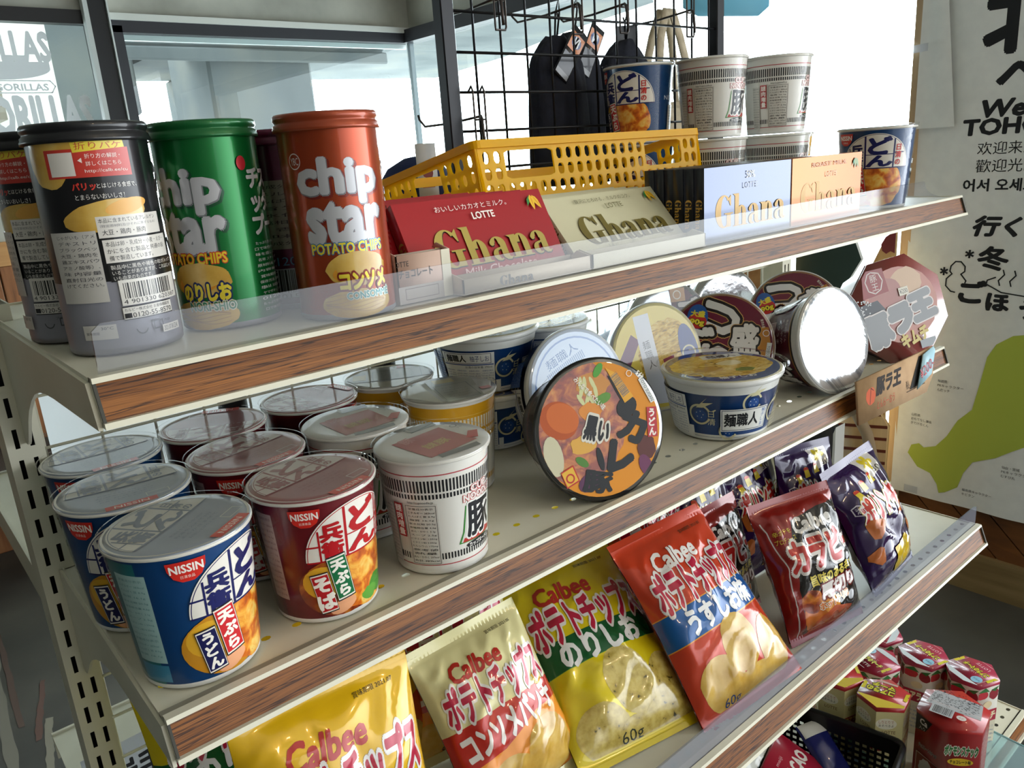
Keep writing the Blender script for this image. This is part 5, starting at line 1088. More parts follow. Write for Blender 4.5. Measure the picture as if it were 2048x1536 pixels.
# ------------------------------------------------------------------ chip bags on the third shelf
def bag_fn(W, H, T, seed, back=False, crumple=1.):
    def fn(x, y):
        u = x / (W / 2); v = y / H; e = max(0., min(1., (v - .035) / .93))
        px_ = 1 - .055 * sin(PI * e) * abs(u) ** 2
        prof = max(0., (1 - u * u)) ** .55 * max(0., sin(PI * e)) ** .55 if 0 < e < 1 else 0.
        d = T * prof * (1.08 - .25 * (v - .35))
        n1 = noise.noise(Vector((x * 26 + seed, y * 22, seed * 3.1))); n2 = noise.noise(Vector((x * 55 + seed * 2, y * 48, seed))); rid = 1 - abs(noise.noise(Vector((x * 30 - y * 16 + seed, y * 24 + x * 10, seed * 1.7))) * 2)
        edge = min(1., (1 - abs(u)) * 5) if abs(u) < 1 else 0.
        env = edge * (min(1., e * 9) * min(1., (1 - e) * 9))
        pk = sin(u * 19 + 3 * n1 + seed) * (math.exp(-e * 9) + math.exp(-(1 - e) * 8)) * .0016
        cor = (abs(u) ** 2) * (math.exp(-e * 5) + math.exp(-(1 - e) * 5)) * sin((abs(u) * 9 + e * 14) + seed) * .0022
        d += crumple * env * (n1 * .0040 + n2 * .0016 + max(0, rid - .55) * .0058 + pk + cor)
        d = max(d, .0004)
        sway = .004 * sin(v * 3 + seed) * u
        ridge = .0005 * sin(v * H * 1400) if (v < .035 or v > .965) else 0.
        return (x * px_, (d if back else -d) + sway + (-.0006 if not back else .0006) + ridge, y)
    return fn
def bag_meshes(W, H, T, seed, base, art, crumple=1., basemat=None):
    mt = basemat or P(base, .22, .12, .6, .08, .5); mb = MB()
    g = Grid(W, H, 30, 40, bag_fn(W, H, T, seed, False, crumple)); g.emit(mb, mt, 1, 39)
    art.clip([(-W / 2, H / 40), (W / 2, H / 40), (W / 2, H * 39 / 40), (-W / 2, H * 39 / 40)]); g.stamp(art, mb)
    gb = Grid(W, H, 20, 26, bag_fn(W, H, T, seed, True, crumple))
    q = len(mb.v); vs = [gb.p[i][j] for i in range(21) for j in range(27)]; fs = [[a, a + 1, a + 28, a + 27] for i in range(20) for j in range(26) for a in [i * 27 + j]]
    mb.add(vs, fs, mt, True)
    seals = []
    for j0, j1 in ((0, 1), (39, 40)):
        s = MB(); g.emit(s, mt, j0, j1); z0, z1 = H * j0 / 40, H * j1 / 40
        if j0 == 0: z0 -= .006
        else: z1 += .008
        n = 60; vs = []; fs = []
        for i in range(n + 1):
            x = -W / 2 + W * i / n; p = g.at(x, H * (.0125 if j0 == 0 else .9875))[0]; rr = .0005 * (1 if i % 2 else -1) + .0018 * noise.noise(Vector((x * 20, seed, j0)))
            for z in (z0, z1): vs.append((p.x, p.y + rr + (.004 * noise.noise(Vector((x * 12, seed, 5.))) if z in (H * j0 / 40 - .006, z1) else 0), z))
        for i in range(n): fs.append([2 * i, 2 * i + 2, 2 * i + 3, 2 * i + 1])
        s.add(vs, fs, mt, True); seals.append(s.mesh('bottom_seal' if j0 == 0 else 'top_seal'))
    return mb.mesh('bag_body'), seals[0], seals[1]
def bag(ms, label, loc, rot, group=None):
    t = thing('chip_bag', label, 'chip bag', loc, tuple(rad(a) for a in rot), group)
    put(ms[0], 'bag_body', t); put(ms[1], 'bottom_seal', t); put(ms[2], 'top_seal', t); return t
W_, H_ = .155, .205
def potato(kind):
    a = Art(.22, .6, .1); W, H = W_, H_; K = '#a81d3a'
    if kind == 'nori':
        a.rect(-W, -.01, W, H + .01, '#c9b414'); a.poly([(-W, .084), (W, .092), (W, .117), (.0, .118), (-W, .116)], '#0f4f28'); a.poly([(-W, .0835), (W, .0915), (W, .092), (-W, .084)], '#6f9a28')
        for x, y, rx, ry in ((.006, .055, .026, .034), (-.040, .022, .030, .024), (.056, .030, .030, .040), (.028, .012, .026, .018), (-.004, .008, .022, .016)): a.ell(x, y, rx, ry, CHIPN, 30, R_.uniform(-.3, .3), jit=.015)
        a.text('のりしお', -.002, .1005, .096, .0265, '#d6d6d3', .05, rot=.03); a.text('60g', -.012, .0085, .026, .012, '#2b3020', .0)
    elif kind == 'usu':
        a.rect(-W, -.01, W, H + .01, '#b93a1e'); a.poly([(-W, .080), (W, .088), (W, .121), (-W, .117)], '#10508f'); a.line([(-W, .117), (W, .121)], .0012, '#cf8a2a'); a.line([(-W, .080), (W, .088)], .0012, '#cf8a2a')
        for x, y, rx, ry in ((.004, .058, .025, .031), (-.036, .030, .030, .028), (.050, .036, .024, .034), (.012, .012, .034, .018), (-.01, .006, .02, .014)): a.ell(x, y, rx, ry, CHIP, 30, R_.uniform(-.3, .3), jit=.015)
        a.text('うすしお味', .004, .1005, .102, .0275, '#dfdfdf', .048, rot=.03); a.text('60g', -.030, .009, .024, .012, '#24406e', .0)
    elif kind == 'cons':
        a.rect(-W, -.01, W, H + .01, '#cfc894'); a.poly([(-W, .055), (-.02, .066), (.03, .086), (W, .088), (W, .112), (.0, .112), (-W, .104)], '#b02a1e'); a.poly([(-W, -.01), (W, -.01), (W, .088), (.03, .086), (-.02, .066), (-W, .055)], '#d8862a')
        for x, y, rx, ry in ((-.02, .030, .030, .026), (.036, .040, .034, .036), (.0, .010, .03, .018), (-.06, .02, .02, .03)): a.ell(x, y, rx, ry, CHIP, 30, R_.uniform(-.3, .3), jit=.02)
        a.text('コンソメパンチ', .000, .0905, .126, .032, '#dcd6d0', .05, rot=.10)
        a.poly([(.052 + (.008 if k % 2 else .0045) * cos(k * PI / 9), .116 + (.008 if k % 2 else .0045) * sin(k * PI / 9)) for k in range(18)], '#e0a52c'); a.ell(.052, .116, .0022, .0022, '#b02a1e', 10); a.text('60g', -.03, .009, .024, .012, '#3a2a20', .0)
    else:
        a.rect(-W, -.01, W, H + .01, '#d0a40f'); a.poly([(-W, -.01), (W, -.01), (W, .085), (-W, .075)], '#c2451e')
        for x, y, rx, ry in ((-.02, .035, .030, .028), (.036, .034, .034, .03), (.0, .010, .03, .018)): a.ell(x, y, rx, ry, CHIP, 30, R_.uniform(-.3, .3), jit=.02)
        a.text('しあわせバター', 0, .075, .11, .022, '#efe6d6', .05)
    # crease-free header lettering shared by the range
    cal, wht = ('#a3231c', None) if kind != 'usu' else ('#e2ded8', None)
    cy = .166 if kind != 'usu' else .170
    a.text('Calbee', -.010, cy + .001, .066, .0215, cal, .038, shear=.15)
    q = Art(.22, .6, .1); q.text('ポテトチップス', .0, .0, .132, .044, K, .045, shear=.12, out=[('#d6d2ce', .080)])
    a.merge(q, .002, .1345 if kind != 'usu' else .140, 1., .03)
    a.text('賞味期限 2021.07' if kind != 'cons' else '賞味期限 2021.05', .040, .191, .038, .0045, '#2e2a18', .01)
    return a
PB = dict(nori='#c9b414', usu='#b93a1e', cons='#cfc894', yel='#d0a40f')
BM = {k: bag_meshes(W_, H_, .027 if k != 'cons' else .024, s, PB[k], potato(k), .9) for k, s in (('nori', 1.3), ('usu', 5.2), ('cons', 9.1), ('yel', 3.3))}
zc = ZC + .0075
bag(BM['nori'], 'yellow and green chip bag lying back at the front centre of the third shelf', (.436, .460, zc), (-55, -.5, -11)).scale = (1.09, 1.09, 1.06)
bag(BM['usu'], 'red chip bag with blue band lying back at the front of the third shelf', (.574, .421, zc), (-41, -2.5, -4.5)).scale = (1.02, 1.02, 1.02)
bag(BM['yel'], 'golden yellow chip bag in the front left corner of the third shelf', (.1145, .482, zc), (-14, 2.5, -2.6))
bag(BM['cons'], 'cream and red chip bag at the front, right of the golden yellow bag', (.306, .492, zc), (-33, -3, -2)).scale = (.86, 1., .82)
bag(BM['nori'], 'yellow and green chip bag at the far left, only its green corner showing', (.090, .640, zc), (-9, 0, 4))
bag(BM['yel'], 'golden yellow chip bag behind the front golden bag', (.190, .605, zc), (-16, 0, -3))
bag(BM['cons'], 'cream chip bag standing behind the front cream and red bag', (.308, .592, zc), (-14, 0, -8)).scale = (.9, .8, .9)
bag(BM['nori'], 'yellow and green chip bag in shade behind the centre one', (.472, .650, zc), (-8, 0, -4)).scale = (.9, .7, .9)
bag(BM['usu'], 'red chip bag standing in shade behind the front red and blue bag', (.625, .590, zc), (-14, 0, -6)).scale = (.9, .9, .9)
# hot and spicy black bags
KW, KH = .136, .185
a = Art(.2, .7, .1); bl = '#15100f'; W, H = KW, KH
a.rect(-W, -.01, W, H + .01, '#7d1712'); a.poly([(-.048, -.01), (W, -.01), (W, H * .90), (.030, H * .90), (-.02, H * .86), (-.040, H * .6)], bl); a.line([(-.055, -.01), (-.052, .10), (-.060, .165)], .0016, '#b9b4b0')
a.ell(-.018, .030, .030, .024, '#b5601e', 26, .3, jit=.05); a.ell(-.030, .048, .016, .016, FOODR, 22, jit=.05); a.ell(-.004, .040, .014, .020, '#cf8630', 22, .4); a.poly([(-.04, .0), (.03, .0), (.038, .022), (.0, .034), (-.03, .02)], '#a8461a')
a.text('Calbee', .010, .150, .062, .020, '#c9c6c2', .05, shear=.15)
a.text('カラビー', .012, .112, .112, .040, '#a82420', .06, shear=.1, out=[('#cfcac6', .10)])
a.text('旨味のある辛さ！', .018, .077, .086, .015, '#d9c75a', .04, rot=.06, out=[('#1a1310', .07)]); a.text('厚切り', .018, .058, .066, .019, '#d9d4d0', .05, rot=.06, out=[('#6a1410', .09)]); a.text('ホットチリ味', .006, .040, .056, .010, '#d8742a', .05, rot=.06, out=[('#ded8cc', .08)])
a.text('辛ポテを', -.040, .148, .026, .0075, '#cbb93c', .02, rot=.05); a.text('プロデュース', -.038, .137, .030, .0075, '#cbb93c', .02, rot=.05)
KB = bag_meshes(KW, KH, .030, 7.7, '#7d1712', a, 1.5)
bag(KB, 'black and red spicy chip bag at the front with a large red katakana name', (.752, .430, zc), (-23, -3, -16)).scale = (.94, .94, .90)
bag(KB, 'black and red chip bag tucked behind, between the front red and black bags', (.690, .520, zc), (-18, 0, 3)).scale = (.9, .6, .80)
# purple corn snack bags
PW, PH = .130, .185
a = Art(.18, .8, .1); W, H = PW, PH
a.rect(-W, -.01, W, H + .01, '#2a1244'); a.poly([(.012, H * .80), (.046, H * .84), (.05, H + .01), (.0, H + .01)], '#cfcac4')
for k in range(5): q = k * 2 * PI / 5; a.ell(.026 + .008 * cos(q), .170 + .007 * sin(q), .006, .004, '#d3bd2c', 12, q)
a.text('30', .036, .158, .012, .009, '#35302a', .02)
for x, y in ((-.012, .148), (.010, .152), (-.032, .140)): a.poly([(x - .006, y - .008), (x + .006, y - .007), (x + .005, y + .005), (x, y + .009), (x - .005, y + .005)], '#d8c13a'); a.poly([(x - .006, y + .004), (x + .006, y + .004), (x + .004, y + .008), (x - .004, y + .008)], '#c2402a')
a.text('ポリンキー', .004, .118, .100, .036, '#b5261e', .045, rot=.08, shear=.1, out=[('#d8c83c', .10), ('#e2dcd6', .078)]); a.poly([(.014, .088), (.060, .096), (.060, .110), (.030, .106)], '#cf6a2a'); a.text('めんたい味', .038, .100, .034, .007, '#efe2d4', .03, rot=.14)
for x, y, s, r in ((-.034, .090, .017, .2), (-.046, .050, .014, .9), (.050, .060, .015, -.3), (.056, .030, .013, .5)):
    a.poly([(x + s * cos(r + k * 2 * PI / 3 + d_), y + s * sin(r + k * 2 * PI / 3 + d_)) for k in range(3) for d_ in (-.25, .25)], '#b0602a')
a.line([(-.054, .128), (-.047, .131), (-.041, .128), (-.041, .118), (-.047, .115), (-.054, .118)], .0012, '#c9c2d0', True); a.text('湖', -.0475, .123, .008, .008, '#c9c2d0', .0)
a.ell(.044, .082, .013, .012, '#cfc9cc', 22); a.text('三角形の秘密', .044, .082, .020, .006, '#a33a3a', .02, rot=.3)
a.poly([(-.012, .0), (.046, .0), (.048, .030), (.018, .058), (-.014, .048)], '#c9a91e')
PK = bag_meshes(PW, PH, .030, 2.2, '#2a1244', a, 1.35)
bag(PK, 'purple corn snack bag at the front right with bright creased film', (.930, .428, zc), (-24, -5, 0)).scale = (.98, .98, .92)
bag(PK, 'purple corn snack bag standing second from the right, white corner tag showing', (.893, .528, zc), (-12, 4, -8)).scale = (.9, .7, .9)
bag(PK, 'purple corn snack bag standing behind the black bag, third from the right', (.835, .570, zc), (-14, -3, -4)).scale = (.9, .7, .9)
bag(PK, 'purple corn snack bag in shade, leftmost of the four purple ones', (.742, .590, zc), (-12, 0, -3)).scale = (.9, .7, .9)

# ------------------------------------------------------------------ lowest shelf: hexagonal biscuit boxes, black basket with sweets
zd = ZD + .0012
def hexa(r): return [(r * cos(k * PI / 3), r * sin(k * PI / 3)) for k in range(6)]
def hex_box(r, h, top, wall, topart, sideart):
    m = MB(); wt = P(top, .3, 0, .4); ww = P(wall, .35, 0, .3); p = hexa(r)
    vs = [(x, y, 0) for x, y in p] + [(x, y, h) for x, y in p]
    m.add(vs, [list(range(6))[::-1]] + [[i, (i + 1) % 6, 6 + (i + 1) % 6, 6 + i] for i in range(6)], ww); m.add([(x, y, h + .0004) for x, y in hexa(r * 1.012)] + [(x, y, h - .006) for x, y in hexa(r * 1.012)], [list(range(6))] + [[6 + i, 6 + (i + 1) % 6, (i + 1) % 6, i] for i in range(6)], wt)
    body = MB(); body.v, body.f, body.m, body.sm, body.n, body.mats = m.v, m.f, m.m, m.sm, m.n, m.mats
    for k in range(6):
        a0, a1 = Vector(p[k]).to_3d(), Vector(p[(k + 1) % 6]).to_3d(); a = sideart(k)
        if a: a.clip([(-r / 2, 0), (r / 2, 0), (r / 2, h - .0065), (-r / 2, h - .0065)]); a.stamp(body, plane_fn((a0 + a1) / 2, a1 - a0, (0, 0, 1)))
    topart.clip(hexa(r * .985)); topart.stamp(body, plane_fn((0, 0, h + .0005), (1, 0, 0), (0, 1, 0)))
    return body.mesh('box_body')
def biscuit_top(kind):
    a = Art(.3, .4)
    if kind == 'pink':
        a.frame(-.028, -.026, .030, .026, .0007, '#d9c0c0'); a.poly([(-.028, -.030), (-.019, -.034), (-.019, .034), (-.028, .030)], '#c9d0d4'); a.text('コアラのマーチ', .008, .0, .040, .009, '#e0d23c', .05, rot=PI / 2, out=[('#3a3418', .08)]); a.text('LOTTE', .021, 0, .022, .0055, '#e2cfd0', .02, rot=PI / 2); a.text('いちご', .0, 0, .014, .0045, '#efe4e4', .02, rot=PI / 2)
        a.ell(-.010, -.018, .008, .0075, '#8fc0d8', 18); a.text('新発売', -.010, -.018, .011, .0035, '#2d5a86', .02, rot=PI / 2)
    else:
        a.poly([(-.04, -.03), (-.012, -.034), (-.016, .034), (-.04, .03)], '#d3bb3a'); a.text('コアラの', .004, .006, .036, .010, '#dcd23c', .06, rot=PI / 2, out=[('#2f3a1e', .1)]); a.text('マーチ', .016, .004, .030, .009, '#dcd23c', .06, rot=PI / 2, out=[('#2f3a1e', .1)])
        a.rect(.024, -.012, .028, .012, '#c9b0a4')
    for s in (-1, 1): a.poly([(-.004, s * .0335), (-.002, s * .026), (.014, s * .026), (.018, s * .0335)], '#d9c92e'); a.poly([(.006, s * .0325), (.010, s * .0325), (.008, s * .029)], '#26301c')
    return a
def biscuit_side(kind):
    def f(k):
        a = Art(.35, .3); H = .122
        if kind == 'pink':
            a.rect(-.03, .0, .03, .06, '#d0c9b0'); a.rect(-.03, .058, .03, .078, '#a3203a'); a.text('コアラの' if k % 2 else 'マーチ', 0, .068, .032, .012, '#e0d6b0', .05); a.ell(-.010, .106, .010, .007, '#b02432', 16, jit=.1); a.ell(.010, .104, .008, .009, '#8e1e2c', 16, jit=.1); a.poly([(-.02, .112), (-.006, .118), (.002, .110)], '#2f6a34'); a.poly([(.004, .112), (.018, .116), (.012, .108)], '#2f6a34')
            small_print(a, -.016, .016, .010, .052, 6, '#8a93a6', ['いちごチョコ', '内容量 48g', '原材料名', '小麦粉', '砂糖', '全粉乳'], .5); a.ell(.0, .088, .008, .006, '#d9c7a0', 16, jit=.05)
        else:
            a.rect(-.03, .0, .03, H, '#d2c893'); a.rect(-.016, .052, .016, .070, '#9a2226'); a.text('コアラの', 0, .0645, .026, .007, '#d9c33c', .05); a.text('マーチ', 0, .0565, .022, .007, '#d9c33c', .05); a.ell(-.004, .098, .014, .009, '#e6e2d0', 20); a.text('しりとりで', -.004, .101, .020, .005, '#a8482a', .02); a.text('あそべるよ', -.004, .095, .020, .004, '#3a3a34', .01)
            a.ell(.004, .028, .011, .010, '#8fb7a0', 18); a.text('チョコ', .004, .028, .014, .006, '#3a5a44', .02); a.rect(-.016, .006, .016, .014, '#9ab7d0'); a.text('LOTTE', .0, .084, .018, .005, '#6b3a24', .02)
        return a
    return f
HR, HH = .0362, .124
HP = hex_box(HR, HH, '#9a2440', '#ddd8cc', biscuit_top('pink'), biscuit_side('pink')); HYL = hex_box(HR, HH, '#a3262a', '#cfc48c', biscuit_top('yel'), biscuit_side('yel'))
ta = Art(.3, .4); ta.poly([(-.004, -.034), (.030, -.030), (.030, .030), (-.004, .034)], '#b9bcc0')
for q in range(210): ta.rect(*(lambda x, y: (x, y, x + .0009, y + R_.uniform(.0008, .003)))(R_.uniform(-.003, .029), R_.uniform(-.030, .028)), '#2b2d33')
ta.rect(-.030, -.004, -.010, .024, '#b9bcc0'); b = Art(.3, .4); b.barcode(-.012, -.008, .012, .008); ta.merge(b, -.020, .010, 1., PI / 2); ta.ell(-.022, -.014, .005, .006, '#d9d4d0', 16); ta.text('プラ', -.022, -.014, .006, .004, '#a8262a', .02, rot=PI / 2); ta.line([(-.006, -.034), (-.006, .034)], .0007, '#d9c4c0')
def poke_side(k):
    a = Art(.35, .3)
    if k in (2, 3):
        if k == 3: a.text('ポケモンスナック', .0, .092, .041, .015, '#2f6f38', .06, out=[('#cfc9bd', .1)]); a.ell(.0, .074, .016, .006, '#d3b32c', 22); a.text('チョコレート味', .0, .074, .026, .006, '#2a2416', .04)
        else: a.poly([(-.024, .118), (.004, .118), (-.006, .098), (-.024, .092)], '#141414'); a.text('Ca', -.010, .110, .012, .009, '#d9d4d0', .03); a.text('入り', -.012, .100, .010, .006, '#d9d4d0', .02); a.rect(-.018, .008, .018, .058, '#7a2a1c'); a.frame(-.018, .008, .018, .058, .0008, '#c9beb4'); a.ell(.0, .036, .013, .018, '#b9b2a8', 22, jit=.08); a.text('チョコレートスナック', .0, .072, .030, .006, '#3a2a28', .03, out=[('#cfc9c2', .06)])
    else: small_print(a, -.017, .017, .010, .11, 14, '#d0b0a8', ['栄養成分表示', '原材料名', '内容量 23g', '賞味期限', '保存方法'], .5)
    return a
PKB = hex_box(.0465, .126, '#a3201f', '#8e1518', ta, poke_side)
def hexthing(me, label, x, y, rz, group=None):
    t = thing('biscuit_box', label, 'biscuit box', (x, y, zd), (0, 0, rad(rz)), group); put(me, 'box_body', t); return t
hexthing(PKB, 'larger red hexagonal snack box with printed ingredient list on top', .932, .335, 8)
hexthing(HYL, 'yellow and red hexagonal biscuit box left of the larger red box, beside the black basket', .902, .417, 10)
hexthing(HYL, 'yellow hexagonal biscuit box half hidden by the shelf edge behind the black basket', .903, .486, 42)
hexthing(HP, 'pink-topped hexagonal biscuit box in the middle of the group', .970, .463, 160)
hexthing(HP, 'pink-topped hexagonal biscuit box right of the middle one, behind the larger red box', 1.032, .417, -20)
hexthing(HP, 'pink-topped hexagonal biscuit box apart at the right end of the group', 1.038, .351, -24)
hexthing(HP, 'pink-topped hexagonal biscuit box at the back partly behind the shelf rail', 1.043, .492, 100)
BP = P('#0c0d0f', .4, 0, .2)
t = thing('plastic_basket', 'black perforated plastic basket of sweets on the lowest shelf', 'basket', (.721, .341, zd), (0, 0, rad(12)))
bw2, bd2, hb2 = .30, .205, .085
m = MB()
def wall2(w, fn):
    p = .0098; n = int((w - .02) / p); mx = (w - n * p) / 2; cells = [(0, 0, w, .006, None), (0, .006, mx, .006 + 6 * p, None), (w - mx, .006, w, .006 + 6 * p, None), (0, .006 + 6 * p, w, hb2, None)]
    for r in range(6):
        for c in range(n): x, z = mx + c * p, .006 + r * p; cells.append((x, z, x + p, z + p, (x + .0018, z + .0018, x + p - .0018, z + p - .0018, .08)))
    holed(m, cells, BP, fn)
for q in (0, .0018):
    wall2(bw2, lambda x, z, q=q: (x - bw2 / 2, q, z)); wall2(bw2, lambda x, z, q=q: (bw2 / 2 - x, bd2 - q, z)); wall2(bd2, lambda x, z, q=q: (-bw2 / 2 + q, bd2 - x, z)); wall2(bd2, lambda x, z, q=q: (bw2 / 2 - q, x, z))
B(m, -bw2 / 2, bw2 / 2, 0, bd2, 0, .002, BP); m.build('basket_wall', t)
m = MB(); r = .012; pts = []
for cx, cy, a0 in ((bw2 / 2 - r, r, -PI / 2), (bw2 / 2 - r, bd2 - r, 0), (-bw2 / 2 + r, bd2 - r, PI / 2), (-bw2 / 2 + r, r, PI)): pts += [(cx + (r + .002) * cos(a0 + k * PI / 10), cy + (r + .002) * sin(a0 + k * PI / 10), hb2 + .001) for k in range(6)]
m.tube(pts, .0042, BP, 8, closed=True); m.build('rim', t)
def packet(name, label, cat, loc, rot, w, h, th, base, art, seed=1.):
    t = thing(name, label, cat, loc, tuple(rad(q) for q in rot)); m = MB(); mt = P(base, .25, .1, .5)
    fn = lambda x, y: (x, -th * (1 - (2 * x / w) ** 2) ** .5 * max(0., sin(PI * min(1, max(0, y / h)))) ** .5 - .0005 + .0012 * noise.noise(Vector((x * 60, y * 60, seed))), y)
    g = Grid(w, h, 16, 20, fn); g.emit(m, mt); art.clip([(-w / 2, 0), (w / 2, 0), (w / 2, h), (-w / 2, h)]); g.stamp(art, m)
    gb = Grid(w, h, 8, 10, lambda x, y: (x, th * (1 - (2 * x / w) ** 2) ** .5 * max(0., sin(PI * min(1, max(0, y / h)))) ** .5 + .0005, y)); m.add([p for c in gb.p for p in c], [[a, a + 1, a + 12, a + 11] for i in range(8) for j in range(10) for a in [i * 11 + j]], mt, True)
    m.build('packet_body', t); return t
a = Art(.25, .5); a.rect(-.05, .0, .05, .046, '#0f3a2a'); a.text('ENJOY', .0, .026, .072, .022, '#d0d2cc', .05); a.rect(-.05, .046, .05, .10, '#c9cbc6'); a.ell(.030, .060, .010, .016, '#a8a02c', 16, .3); a.ell(.044, .064, .008, .016, '#2f7a44', 16, .3)
packet('sweets_packet', 'dark green and white sweets packet lettered ENJOY in the black basket', 'sweets', (.735, .470, zd + .034), (-58, 0, 14), .09, .10, .010, '#c9cbc6', a)
a = Art(.25, .5); a.text('CACAO', .0, .050, .062, .018, '#dcd6d2', .05); a.text('meiji', -.012, .072, .020, .006, '#cf9aa0', .01)
t = thing('chocolate_pack', 'crimson sweets box lettered CACAO lying in the black basket', 'sweets', (.772, .425, zd + .034), (rad(-65), 0, rad(16))); m = MB(); m.box((0, .008, .045), (.08, .016, .09), P('#a01c34', .3, 0, .3), bev=.002); a.stamp(m, plane_fn((0, -.0001, 0), (1, 0, 0), (0, 0, 1))); m.build('box_body', t)
a = Art(.25, .5); a.rect(-.02, .06, .02, .08, '#d3d4d2')
packet('sweets_packet', 'dark blue sweets packet with a white end beside the crimson box in the black basket', 'sweets', (.812, .430, zd + .028), (-58, 0, -18), .045, .08, .010, '#1a2268', a, 4.)
t = thing('plastic_tray', 'pale blue see-through plastic tray in front of the biscuit boxes', 'tray', (1.018, .325 - .03, zd), (0, 0, rad(-4)))
m = MB(); m.prism([(.03 * sx + .012 * cos(q), .03 * sy + .012 * sin(q)) for sx, sy, q0 in ((1, 1, 0), (-1, 1, PI / 2), (-1, -1, PI), (1, -1, 1.5 * PI)) for q in [q0 + k * PI / 10 for k in range(6)]], .020, TRAYCLR); m.build('tray_body', t)
m = MB(); m.tube([(.03 * sx + .0125 * cos(q), .03 * sy + .0125 * sin(q), .0195) for sx, sy, q0 in ((1, 1, 0), (-1, 1, PI / 2), (-1, -1, PI), (1, -1, 1.5 * PI)) for q in [q0 + k * PI / 10 for k in range(6)]], .0018, P('#6f9aa0', .2, 0, .5), 8, closed=True); m.build('rim', t)

# ------------------------------------------------------------------ cardboard price sign on the second shelf rail
KR = noise_mat('kraft_card', [(.3, '#a3815c'), (.7, '#b8966e')], 40, 4, .8, bump=.05)
t = thing('cardboard_sign', 'brown cardboard sign with hand lettering clipped to the right end of the second shelf rail', 'sign', (.925, .4655, 1.0915), (0, 0, 0))
E4 = Matrix.Translation((0, 0, 0)) @ Matrix(((1, 0, -.30, 0), (0, 1, .18, 0), (0, 0, 1, 0), (0, 0, 0, 1)))
m = MB(); pl = [(-.070, 0), (-.064, -.005), (.150, -.005), (.150, 0)]
m.prism([(-.068, 0), (.158, 0), (.150, -.040), (.126, -.060), (.04, -.058), (-.072, -.056)], .003, KR, Matrix(((1, 0, 0, 0), (0, .14, -1, -.003), (0, 1, .14, 0), (0, 0, 0, 1))))
a = Art(.8); a.ell(-.036, -.026, .013, .011, '#b5502c', 22, .2, jit=.06); a.line([(-.040, -.036), (-.034, -.016), (-.028, -.020)], .0012, '#2a1c16'); a.text('豚ラ王', .016, -.018, .070, .022, '#241a16', .05, shear=.25); a.text('とんらーおう', .004, -.042, .050, .011, '#b5543c', -.01, shear=.2); a.rect(.064, -.046, .122, -.045, '#3a2e24'); a.text('税込', .069, -.036, .010, .012, '#3a2e24', .01); a.poly([(.074, -.044), (.108, -.004), (.118, -.004), (.10, -.044)], '#14110f')
a.stamp(m, plane_fn((0, -.0062, 0), (1, 0, 0), (0, .14, 1))); m.build('card_sheet', t)
m = MB(); m.prism([(.088, -.046), (.136, -.034), (.152, -.004), (.148, .003), (.114, -.002)], .0012, P('#a9cfdc', .4), Matrix(((1, 0, 0, 0), (0, .14, -1, -.0095), (0, 1, .14, 0), (0, 0, 0, 1)))); a = Art(.5); a.text('¥200-', .121, -.022, .046, .015, '#b02430', .01, rot=.25, shear=.2); a.stamp(m, plane_fn((0, -.0112, 0), (1, 0, 0), (0, .14, 1)), d0=.0004); m.build('price_tag', t, 'pale blue price tag with red figures')

# ------------------------------------------------------------------ banner on the right wall and boards leaning beside it
bt = thing('welcome_banner', 'white cloth banner with black multilingual welcome text and a green map', 'banner', (2.30, 0, 0))
def cloth(y0, y1, z0, z1, nx, ny, amp, seed, edge=None):
    """sheet in the plane x=0; u runs to the right seen from the shelf (towards -y)"""
    w, h = y0 - y1, z1 - z0
    def fn(x, y):
        yy = (y0 + y1) / 2 - x; zz = z0 + y
        if edge and x < -w / 2 + .08: yy -= edge(zz) * (1 - (x + w / 2) / .08)
        return (amp * (sin(yy * 31 + seed) * .6 + noise.noise(Vector((yy * 7, zz * 2.5, seed)))) - .002, yy, zz)
    return Grid(w, h, nx, ny, fn), (y0 + y1) / 2, z0
g, yc, zz0 = cloth(1.03, .40, .290, 2.05, 42, 80, .006, 2.)
m = MB(); g.emit(m, WHITECLOTH); a = Art(.85); K = '#1d1f22'
X = lambda y: yc - y
Z_ = lambda z: z - zz0
def tb(t, y0, z1, y1, z0, col=K, b=.03, **k): a.text(t, (X(y0) + X(y1)) / 2, (Z_(z0) + Z_(z1)) / 2, y0 - y1, z1 - z0, col, b, **k)
tb('北', .868, 1.735, .700, 1.567, b=.045); tb('へ', .832, 1.536, .716, 1.470, b=.04); tb('Welcome to', .864, 1.449, .508, 1.408, b=.045, shear=.18); tb('TOHOKU', .902, 1.403, .630, 1.364, b=.045, shear=.04)
tb('欢迎来到东北', .864, 1.345, .650, 1.312, b=.01); tb('歡迎光臨東北', .864, 1.300, .640, 1.266, b=.01); tb('어서 오세요 일본 동북', .890, 1.249, .56, 1.217, b=.03)
tb('行くぜ、', .855, 1.150, .64, 1.098, b=.05, shear=.25); tb('冬', .838, 1.068, .764, 1.006, b=.04); tb('ご', .876, .972, .812, .912, b=.05); tb('ほ', .806, .940, .752, .895, b=.05); tb('う', .720, .930, .670, .880, b=.05); tb('び', .650, .925, .600, .875, b=.05)
for y, z in ((.860, 1.047), (.922, .996)):
    for q in range(3): a.line([(X(y) + .010 * cos(q * PI / 3 + .5), Z_(z) + .010 * sin(q * PI / 3 + .5)), (X(y) - .010 * cos(q * PI / 3 + .5), Z_(z) - .010 * sin(q * PI / 3 + .5))], .005, K)
a.line([(X(y), Z_(z)) for y, z in ((.889, .938), (.900, .940), (.9145, .955), (.914, .975), (.900, .990), (.906, .997), (.904, 1.012), (.893, 1.025), (.879, 1.025), (.868, 1.012), (.868, .998), (.877, .990), (.863, .972), (.865, .966))], .0035, K)
